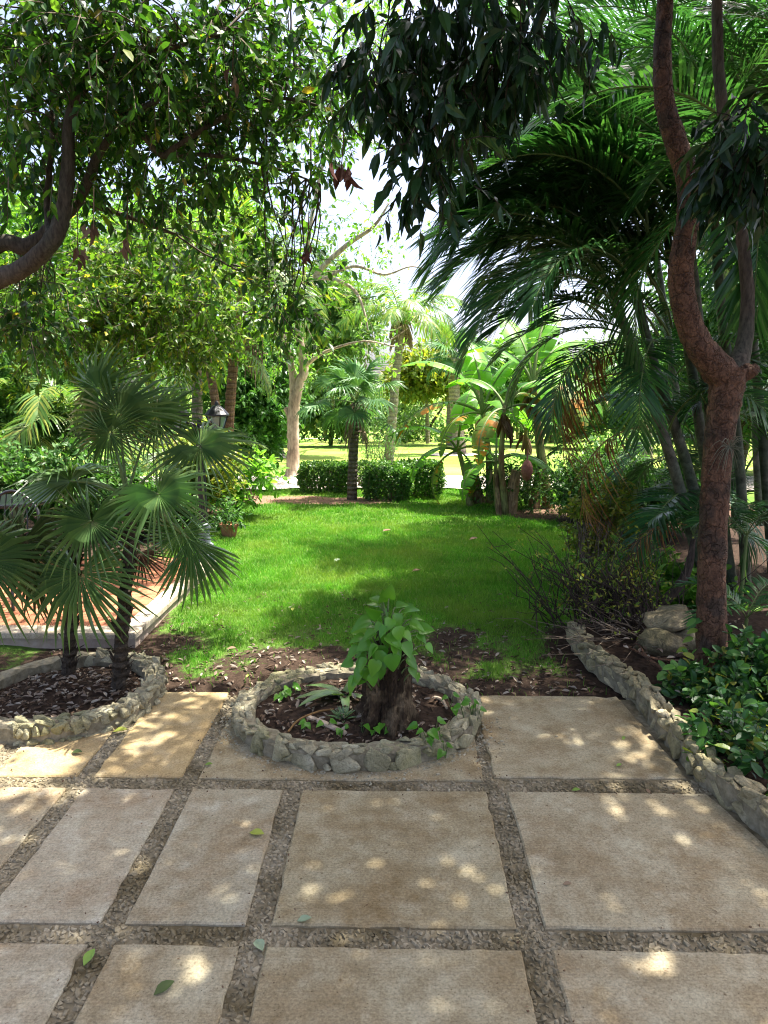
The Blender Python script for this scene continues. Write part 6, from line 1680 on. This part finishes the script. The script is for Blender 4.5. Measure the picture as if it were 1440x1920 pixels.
# ---------------------------------------------------------------- boulders
def boulder(label, px, py, Y, sx, sy, sz, seed):
    g = np.random.default_rng(seed)
    bm = bmesh.new(); bmesh.ops.create_icosphere(bm, subdivisions=4, radius=1)
    D = norm(g.normal(size=(14, 3))); O = g.uniform(.62, .95, 14)
    for v in bm.verts:
        c = np.array(v.co); k = 1.0
        dt = D @ c
        for t, o_ in zip(dt, O):
            if t > 1e-3: k = min(k, o_ / t)
        k *= 1 + .05 * math.sin(c[0] * 7 + seed) * math.sin(c[1] * 6) + .03 * math.sin(c[2] * 15 + c[0] * 9)
        v.co = Vector(c * k)
    me = bpy.data.meshes.new('boulder'); bm.to_mesh(me); bm.free(); me.materials.append(MAT['boulder'])
    me.polygons.foreach_set('use_smooth', np.ones(len(me.polygons), bool))
    p = at(px, py, Y); o = bpy.data.objects.new('boulder', me); o.location = p; o.scale = (sx, sy, sz); o.rotation_euler = (g.normal(0, .1), g.normal(0, .1), g.uniform(0, .6)); C.objects.link(o)
    tag(o, label, 'boulder', 'boulders beside the red tree')
boulder('flat limestone boulder lying on top of the others', 1252, 1163, 5.15, .22, .18, .10, 3)
boulder('rounded limestone boulder under the flat one, left of the red tree', 1236, 1212, 4.98, .22, .16, .13, 5)
boulder('half hidden limestone boulder against the red trunk', 1290, 1208, 5.05, .16, .16, .14, 8)
boulder('small pale stone at the end of the wall behind the bush', 1262, 1262, 4.75, .07, .06, .05, 12)
def roots():
    for i, (pts, lab) in enumerate((([(1330, 1265), (1280, 1245), (1225, 1235), (1180, 1215)], 'longest root crossing the bed from the red tree'), ([(1320, 1275), (1270, 1265), (1220, 1240), (1195, 1205)], 'thin root in the bed nearest the wall'), ([(1325, 1255), (1290, 1232), (1255, 1232)], 'short root beside the rounded boulder'))):
        P = [gp(a, b_, .15) for a, b_ in pts]
        solo('surface_root', *stube(P, [.022, .018, .014, .008][:len(P)], 7, 6, .06), MAT['bark_red'], lab, 'root', loc=P[0])
roots()

# ---------------------------------------------------------------- bush at the right edge
def right_bush():
    Y = 3.75
    b = at(1405, 1400, 3.95); b[2] = .1
    bl = [blob(1330, 1345, Y + .3, 60, 55, .16), blob(1400, 1330, Y + .25, 70, 70, .22), blob(1390, 1405, 3.5, 70, 50, .18), blob(1440, 1450, 3.3, 55, 50, .16), blob(1350, 1380, 3.65, 40, 40, .14), blob(1470, 1360, Y + .15, 60, 90, .3), blob(1300, 1300, Y + .45, 35, 22, .1, .006), blob(1420, 1245, Y + .4, 40, 28, .12, .008)]
    o = thing('leafy_bush', 'glossy round leaved bush spilling over the wall at the right edge', 'shrub', b)
    tw = MB(); (V, F), cc = foliage(bl, 210, 4, 6, .062, T_ROUND, .10, .05, .6, tw, twig_len=.12, twig_r=.0025)
    part('foliage', V, F, MAT['leaf_bush'], o)
    st = b + np.c_[rng.normal(0, .05, (40, 2)), np.zeros(40)]; twig_strips(tw, np.stack((st, (st + cc[:40]) / 2 + rng.normal(0, .03, (40, 3)), cc[:40]), 1), .005)
    mbpart('stems', tw, MAT['bark_dark'], o)
    b = gp(1310, 1262, .12); o = thing('sapling', 'thin sapling with a few leaves in front of the red trunk', 'plant', b)
    mb = MB(); tipP = [b, at(1312, 1200, b[1]), at(1318, 1150, b[1])]; mb.add(*stube(tipP, [.004, .004, .002], 5)); 
    lm = make_mesh('leaf', *leaf_tpl(.5, (0, .2, .5, .8, 1), None, .15, .2), MAT['leaf_bush'], True)
    for px, py, dx, dy in ((1312, 1215, 1, .1), (1308, 1180, -.8, .1), (1318, 1160, -1, .3), (1325, 1165, .9, 0), (1305, 1160, -.9, .5), (1320, 1150, .4, -.8), (1300, 1195, -.9, .2), (1288, 1215, -.8, .1), (1292, 1235, -.2, .5), (1325, 1185, .8, -.2)):
        p = at(px, py, b[1] - .03); placed('leaf', lm, o, mat4(p, (dx, -.3, -dy), (0, -.5, .9), .085)); mb.add(*tube([at(1314, py + 8, b[1]), p], [.002, .0015], 4, cap=False))
    mbpart('stem', mb, MAT['stem'], o)
right_bush()

# ---------------------------------------------------------------- small pieces
def hose():
    P = [gp(1052, 950, GZ + .02), gp(1075, 965, GZ + .02), gp(1100, 980, GZ + .02), gp(1125, 992, GZ + .02), gp(1160, 1000, GZ + .02)]
    solo('garden_hose', *stube(P, [.013] * 5, 8, 6), MAT['hose'], 'grey hose lying along the edge of the lawn on the right', 'hose', loc=P[0])
hose()
def pot(label, px, py, r, h):
    b = gp(px, py, GZ); prof = [(r * .68, 0), (r * .95, h * .82), (r * 1.08, h * .82), (r * 1.08, h), (r * .95, h), (r * .92, h * .86), (.001, h * .84)]
    o = thing('flower_pot', label, 'pot', b, 'terracotta pots by the terrace')
    mb = MB(); mb.add(*lathe(prof, 20, b)); mbpart('body', mb, MAT['pot'], o, False)
    bl = [(b[0], b[1], b[2] + h + .1, r * 1.1, r * 1.1, .12)]
    (V, F), _ = foliage(bl, 14, 4, 6, .06, T_OVAL, .08, .1); part('plant', V, F, MAT['leaf_mid'], o)
pot('terracotta pot with a plant just right of the lamp post', 430, 1008, .13, .2)
pot('terracotta pot half hidden left of the lamp post', 338, 1000, .13, .22)
pot('tall red terracotta pot behind the lamp post shaft', 392, 950, .17, .4)

def furniture():
    # wrought iron chair and round table on the terrace at the left edge
    c = gp(5, 1130, TZ); c[2] = TZ
    o = thing('iron_chair', 'black wrought iron garden chair on the terrace at the left edge', 'chair', c)
    def rod(name, pts, r=.011):
        mb = MB(); mb.add(*stube([c + np.array(p) for p in pts], [r] * len(pts), 7, 5)); return mbpart(name, mb, MAT['iron'], o, True)
    for sx in (-1, 1):
        rod('leg', [(sx * .22, -.22, .44), (sx * .24, -.26, .2), (sx * .25, -.3, .012)], .014); rod('leg', [(sx * .22, .22, .44), (sx * .23, .27, .2), (sx * .24, .32, .012)], .014)
        rod('armrest', [(sx * .24, -.22, .44), (sx * .27, -.24, .62), (sx * .27, 0, .66), (sx * .25, .24, .64)], .014)
    mb = MB(); th = np.linspace(0, 2*np.pi, 21); mb.add(*tube([c + np.array((.25 * math.cos(t), .25 * math.sin(t), .45)) for t in th], .012, 6))
    mbpart('seat_ring', mb, MAT['iron'], o, True)
    for i in range(9):
        y = -.2 + i * .05; w = math.sqrt(max(.01, .25**2 - y*y)); mb = MB(); mb.add(*tube([c + np.array((-w, y, .452)), c + np.array((w, y, .452))], [.014, .014], 4)); mbpart('seat_slat', mb, MAT['iron'], o)
    rod('back_frame', [(-.22, .24, .45), (-.24, .3, .8), (0, .33, .98), (.24, .3, .8), (.22, .24, .45)], .014)
    for i in range(5): rod('back_rod', [(-.14 + .07 * i, .25, .46), (-.14 + .07 * i, .30, .75), (-.10 + .05 * i, .325, .95)], .007)
    t = gp(35, 1060, TZ); t[2] = TZ
    o2 = thing('iron_table', 'black round iron table behind the fan palm leaves at the left', 'table', t)
    mb = MB(); mb.add(*lathe([(.001, .70), (.42, .70), (.44, .715), (.44, .735), (.42, .74), (.001, .74)], 32, t)); mbpart('table_top', mb, MAT['iron'], o2)
    mb = MB(); mb.add(*lathe([(.2, 0), (.2, .02), (.05, .05), (.03, .1), (.03, .6), (.05, .68), (.12, .70)], 16, t)); mbpart('pedestal', mb, MAT['iron'], o2, True)
furniture()

# ================================================================== THE FAR WOOD
def far_wood():
    mb = MB(); bl = []
    for i in range(70):
        X = -48 + 96 * i / 69 + rng.normal(0, .8); Y = rng.uniform(41, 50); h = rng.uniform(2.0, 3.8) + (1.8 if X < -6 else 0) + (2.4 if X > 7 else 0); gz = float(ground_z(X, Y))
        bl.append((X, Y, gz + h * .55, rng.uniform(1.2, 2.2), 1.4, h * .55, 1.0 + h * .3))
        if rng.random() < .8: mb.add(*stube([(X, Y, gz), (X + rng.normal(0, .2), Y, gz + h * .4), (X + rng.normal(0, .4), Y, gz + h)], [.14, .11, .05], 6, 3))
    (V, F), _ = foliage(bl, 2600, 6, 6, .30, T_SMALL, .6, .25, .5, twig_len=.7)
    solo('far_wood', V, F, MAT['leaf_far'], 'mass of trees closing the far side of the lawn', 'trees', kind='stuff')
    o = bpy.data.objects['far_wood']; mbpart('far_trunks', mb, MAT['bark_left'], o)['kind'] = 'stuff'
far_wood()
leafy('rounded tree with yellowish brown flush beyond the coconut palm', 800, 822, [(790, 690, 38, 45, 28, 1.8), (770, 705, 38, 35, 25, 1.5), (820, 700, 38.5, 35, 25, 1.5)], 'leaf_yellow', 'bark_left', 150, .28)
leafy('far tree right of centre above the banana leaves', 970, 822, [(960, 700, 37, 60, 50, 2), (1010, 720, 37, 50, 50, 2), (920, 720, 37.5, 40, 40, 1.6)], 'leaf_light', 'bark_left', 260, .3)
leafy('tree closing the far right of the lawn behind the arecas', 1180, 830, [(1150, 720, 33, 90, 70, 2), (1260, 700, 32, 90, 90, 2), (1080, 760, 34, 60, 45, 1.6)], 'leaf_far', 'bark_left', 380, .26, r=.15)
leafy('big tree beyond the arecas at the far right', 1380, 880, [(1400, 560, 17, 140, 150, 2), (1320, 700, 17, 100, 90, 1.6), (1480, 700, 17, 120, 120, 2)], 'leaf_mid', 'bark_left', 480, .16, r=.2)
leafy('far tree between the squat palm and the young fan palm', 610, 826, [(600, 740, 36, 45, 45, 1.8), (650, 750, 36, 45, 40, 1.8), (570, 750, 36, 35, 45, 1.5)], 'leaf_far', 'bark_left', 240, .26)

# airy stalks behind the hedge
def airy():
    b = ggp(705, 880); o = thing('airy_shrub', 'thin airy shrub of upright stalks behind the hedge', 'shrub', b)
    mb = MB(); n = 70; st = b + np.c_[rng.normal(0, .25, n), rng.normal(0, .15, n), np.zeros(n)]; en = st + np.c_[rng.normal(0, .35, n), rng.normal(0, .2, n), rng.uniform(.5, 1.3, n)]
    P = np.stack((st, (st + en) / 2 + rng.normal(0, .06, (n, 3)), en), 1); twig_strips(mb, P, .006); mbpart('stems', mb, MAT['twig'], o)
    k = 900; i = rng.integers(0, n, k); t = rng.uniform(.35, 1, k)[:, None]; pos = st[i] + (en[i] - st[i]) * t + rng.normal(0, .03, (k, 3))
    V, F = scatter(leaf_tpl(.16, (0, .5, 1), (0, 1, 0)), pos, norm(rand_unit(k) + (0, 0, .3)), rand_unit(k), rng.uniform(.06, .14, k)); part('foliage', V, F, MAT['leaf_mid'], o)
airy()

# ================================================================== GRASS, LITTER, FALLEN LEAVES
def on_paving(P): return P[:, 1] < V_EDGE + .03
def grass():
    def blades(n, xr, yr, hmin, hmax, w, lean, far=False):
        P = np.c_[rng.uniform(*xr, n), rng.uniform(*yr, n)]
        q = np.abs(P[:, 0]) < .62 * P[:, 1] + .5
        P = P[q]
        b = bareness(P); keep = rng.random(len(P)) > np.clip((b - .12) * 2.2, 0, .985)
        keep &= np.hypot((P[:, 0] - RC[0]) / (RRX + .02), (P[:, 1] - RC[1]) / (RRY + .02)) > 1
        keep &= ~((P @ PU < TU + .05) & (P @ PV > TV0 - .1) & (P @ PV < TV1 + .1))
        keep &= np.hypot(*(P - LC).T) > LR + .02
        dw, sd = dist_wall(P); keep &= ~((dw < .05)) & ~((P[:, 0] > np.interp(P[:, 1], WALL[::-1, 1][np.argsort(WALL[::-1, 1])], WALL[::-1, 0][np.argsort(WALL[::-1, 1])])) & (P[:, 1] < WALL[0, 1]))
        P = P[keep]; m = len(P)
        cl = vnoise(P, 3.0, 9) * .6 + vnoise(P, 11, 10) * .4
        h = rng.uniform(hmin, hmax, m) * (.45 + 1.0 * cl) * np.where(rng.random(m) < .03, 1.7, 1)
        a = rng.uniform(0, 6.28, m); dx = np.c_[np.cos(a), np.sin(a)]
        ln = rng.uniform(.2, 1.0, m) * lean * h; la = rng.uniform(0, 6.28, m); ld = np.c_[np.cos(la), np.sin(la)]
        z = gsurf(P) - .004
        B = np.c_[P, z]; wd = (w * rng.uniform(.7, 1.3, m))[:, None]
        V = np.empty((m, 5, 3))
        V[:, 0] = B - np.c_[dx, np.zeros(m)] * wd / 2; V[:, 1] = B + np.c_[dx, np.zeros(m)] * wd / 2
        mid = B + np.c_[ld * (ln * .35)[:, None], h * .6]
        V[:, 2] = mid - np.c_[dx, np.zeros(m)] * wd * .4; V[:, 3] = mid + np.c_[dx, np.zeros(m)] * wd * .4
        V[:, 4] = B + np.c_[ld * ln[:, None], h]
        off = (np.arange(m) * 5)[:, None]
        return V.reshape(-1, 3), [off + np.array((0, 1, 3, 2)), off + np.array((2, 3, 4))]
    mb = MB()
    mb.add(*blades(150000, (-2.6, 3.2), (4.4, 7.2), .025, .06, .0042, .9))
    mb.add(*blades(150000, (-3.4, 3.6), (7.0, 10.4), .03, .06, .006, .8))
    mb.add(*blades(90000, (-4.4, 4.6), (10.2, 14.2), .03, .06, .009, .8))
    o = solo('grass', np.concatenate(mb.V), mb.F, MAT['grass'], 'bright green lawn grass running back to the hedge', 'grass', kind='stuff')
    return o
grass()

def litter():
    n = 5200
    P = np.c_[rng.uniform(-2.6, 2.2, n), rng.uniform(V_EDGE, 7.0, n)]
    keep = rng.random(n) < np.clip((7.2 - P[:, 1]) / 2.4, 0, 1) * .6
    keep &= (np.hypot((P[:, 0] - RC[0]) / RRX, (P[:, 1] - RC[1]) / RRY) > 1.0) & (np.hypot(*(P - LC).T) > LR) & ~((P @ PU < TU + .05) & (P @ PV > TV0 - .05))
    dw, sd = dist_wall(P); keep &= dw > .03
    wx = np.interp(P[:, 1], np.sort(WALL[:, 1]), WALL[np.argsort(WALL[:, 1]), 0]); keep &= (P[:, 0] < wx - .02) | (P[:, 1] > WALL[0, 1])
    P = P[keep]; z = gsurf(P) + .008
    A = [np.c_[P, z]]
    m = 420; a = rng.uniform(0, 6.28, m); r = np.sqrt(rng.random(m)); Q = np.c_[RC[0] + (RRX - .17) * r * np.cos(a), RC[1] + (RRY - .17) * r * np.sin(a)]; A.append(np.c_[Q, .045 + .035 * (1 - r*r) + .012])
    m = 620; a = rng.uniform(-3.14, 3.14, m); r = np.sqrt(rng.random(m)); A.append(np.c_[LC[0] + (LR - .17) * r * np.cos(a), LC[1] + (LR - .17) * r * np.sin(a), .03 + .035 * (1 - r*r) + .012])
    m = 700; t = rng.uniform(0, 1, m); i = rng.integers(0, len(WALL) - 1, m); p = WALL[i] + (WALL[i+1] - WALL[i]) * t[:, None] + np.c_[rng.uniform(.2, 1.4, m), rng.uniform(.05, .4, m)]; A.append(np.c_[p, np.full(m, .165)])
    pos = np.concatenate(A); k = len(pos); a = rng.uniform(0, 6.28, k)
    d = np.c_[np.cos(a), np.sin(a), rng.normal(0, .18, k)]; up = norm(np.c_[rng.normal(0, .35, (k, 2)), np.ones(k)])
    V, F = scatter(leaf_tpl(.42, (0, .3, .7, 1), None, .5, -.12), pos, d, up, rng.uniform(.02, .062, k))
    solo('leaf_litter', V, F, MAT['litter'], 'dry leaf litter scattered over the bare earth', 'leaves', kind='stuff')
litter()

FALLEN = {'yellow': leaf_mat('fallen_yellow', ((0, (.28, .33, .05)), (1, (.34, .38, .07))), .2, .5, .3), 'green': leaf_mat('fallen_green', ((0, (.14, .26, .04)), (1, (.2, .32, .06))), .2, .5, .3), 'dark': leaf_mat('fallen_dark', ((0, (.05, .08, .025)), (1, (.08, .11, .03))), .1, .5, .3), 'pale': leaf_mat('fallen_pale', ((0, (.25, .33, .2)), (1, (.32, .4, .26))), .15, .5, .3), 'brown': MAT['dead']}
for px, py, L, ang, c, lab in ((468, 1561, .062, -20, 'yellow', 'large yellow green fallen leaf on the grey slab'), (212, 1372, .07, 5, 'yellow', 'yellow fallen leaf at the foot of the left planter'), (134, 1411, .055, -10, 'dark', 'dark curled fallen leaf on the small ochre slab'), (384, 1434, .035, 0, 'green', 'small green fallen leaf in the pebble joint by the round planter'),
                            (480, 1762, .06, -60, 'pale', 'pale green fallen leaf at the crossing of pebble joints'), (157, 1811, .055, 80, 'green', 'green fallen leaf in the pebble joint at the lower left'), (288, 1866, .06, 40, 'dark', 'dark green curled fallen leaf on the front slab'), (557, 1727, .045, 10, 'pale', 'small pale fallen leaf on the rim of the middle slab'),
                            (1055, 1658, .03, 0, 'brown', 'small brown fallen leaf on the right slab'), (1168, 1387, .03, 60, 'green', 'small green fallen leaf upper on the right far slab'), (1156, 1437, .03, 30, 'green', 'small green fallen leaf lower on the right far slab'), (1072, 1482, .035, 0, 'green', 'green fallen leaf in the joint between the right slabs'), (1219, 1488, .03, 100, 'brown', 'small brown fallen leaf near the foot of the right wall'),
                            (425, 1217, .06, 0, 'brown', 'red brown fallen leaf on the earth left of the round planter'), (462, 1270, .03, 80, 'yellow', 'small yellow fallen leaf on the earth by the round planter'), (771, 1072, .09, 10, 'brown', 'brown fallen leaf on the lawn in the shade'), (717, 996, .10, 0, 'brown', 'brown fallen leaf far out on the lawn'), (627, 1054, .09, 60, 'pale', 'pale fallen leaf standing up on the lawn left of centre'), (880, 1012, .1, 20, 'brown', 'brown fallen leaf on the lawn near the bananas'), (548, 1145, .05, 90, 'yellow', 'yellow fallen leaf in the grass behind the round planter')):
    lawn = py < 1290
    p = gp(px, py, GZ + .05 if lawn else .004); p[2] = p[2] if lawn else .004
    V, F = leaf_tpl(.52, (0, .1, .3, .5, .7, .9, 1), (.04, .35, .9, 1, .8, .3, 0), .3, -.1)
    me = make_mesh('fallen_leaf', V, F, FALLEN[c], True)
    o = bpy.data.objects.new('fallen_leaf', me); C.objects.link(o)
    o.matrix_world = mat4(p, (math.cos(R(ang)), math.sin(R(ang)), .05), (0, -.15, 1), L * 1.25)
    tag(o, lab, 'leaf', 'single leaves fallen on paving and lawn')
# a little dirt on the paving
def debris():
    n = 320; P = np.c_[rng.uniform(-2.2, 2.0, n), rng.uniform(1.6, V_EDGE - .05, n)]
    keep = (np.hypot((P[:, 0] - RC[0]) / RRX, (P[:, 1] - RC[1]) / RRY) > 1.02) & (np.hypot(*(P - LC).T) > LR + .02)
    wx = np.interp(P[:, 1], np.sort(WALL[:, 1]), WALL[np.argsort(WALL[:, 1]), 0]); keep &= P[:, 0] < wx - .03
    P = P[keep]; k = len(P); a = rng.uniform(0, 6.28, k)
    V, F = scatter(leaf_tpl(.3, (0, .4, 1), (0, 1, 0), .3, 0), np.c_[P, np.full(k, .005)], np.c_[np.cos(a), np.sin(a), 0*a], np.c_[rng.normal(0, .2, (k, 2)), np.ones(k)], rng.uniform(.006, .018, k))
    gm = MB(); gm.add(V, F)
    q = []
    for u0, u1, v0, v1 in rects:
        m = 26; along = (v1 - v0) > (u1 - u0)
        t = rng.random(m); sgn = rng.choice((-1, 1), m); ex = rng.exponential(.03, m)
        if along: q.append(np.c_[np.where(sgn > 0, u1 + ex, u0 - ex), v0 + (v1 - v0) * t])
        else: q.append(np.c_[u0 + (u1 - u0) * t, np.where(sgn > 0, v1 + ex, v0 - ex)])
    q = np.concatenate(q); W = q[:, :1] * PU + q[:, 1:] * PV
    wx = np.interp(W[:, 1], np.sort(WALL[:, 1]), WALL[np.argsort(WALL[:, 1]), 0])
    W = W[(W[:, 0] < wx - .03) & (W[:, 1] < V_EDGE) & (np.hypot((W[:, 0] - RC[0]) / RRX, (W[:, 1] - RC[1]) / RRY) > 1.02) & (np.hypot(*(W - LC).T) > LR + .02)]
    m = len(W); ang = rng.uniform(0, 6.28, m)
    V2, F2 = scatter(PEB[0], np.c_[W, np.full(m, .003)], np.c_[np.cos(ang), np.sin(ang), 0*ang], np.tile((0, 0, 1.), (m, 1)), rng.uniform(.002, .006, m))
    gm.add(V2, F2); V, F = np.concatenate(gm.V), gm.F
    solo('paving_debris', V, F, MAT['dead'], 'specks of leaf and twig scattered on the paving', 'debris', kind='stuff')
debris()
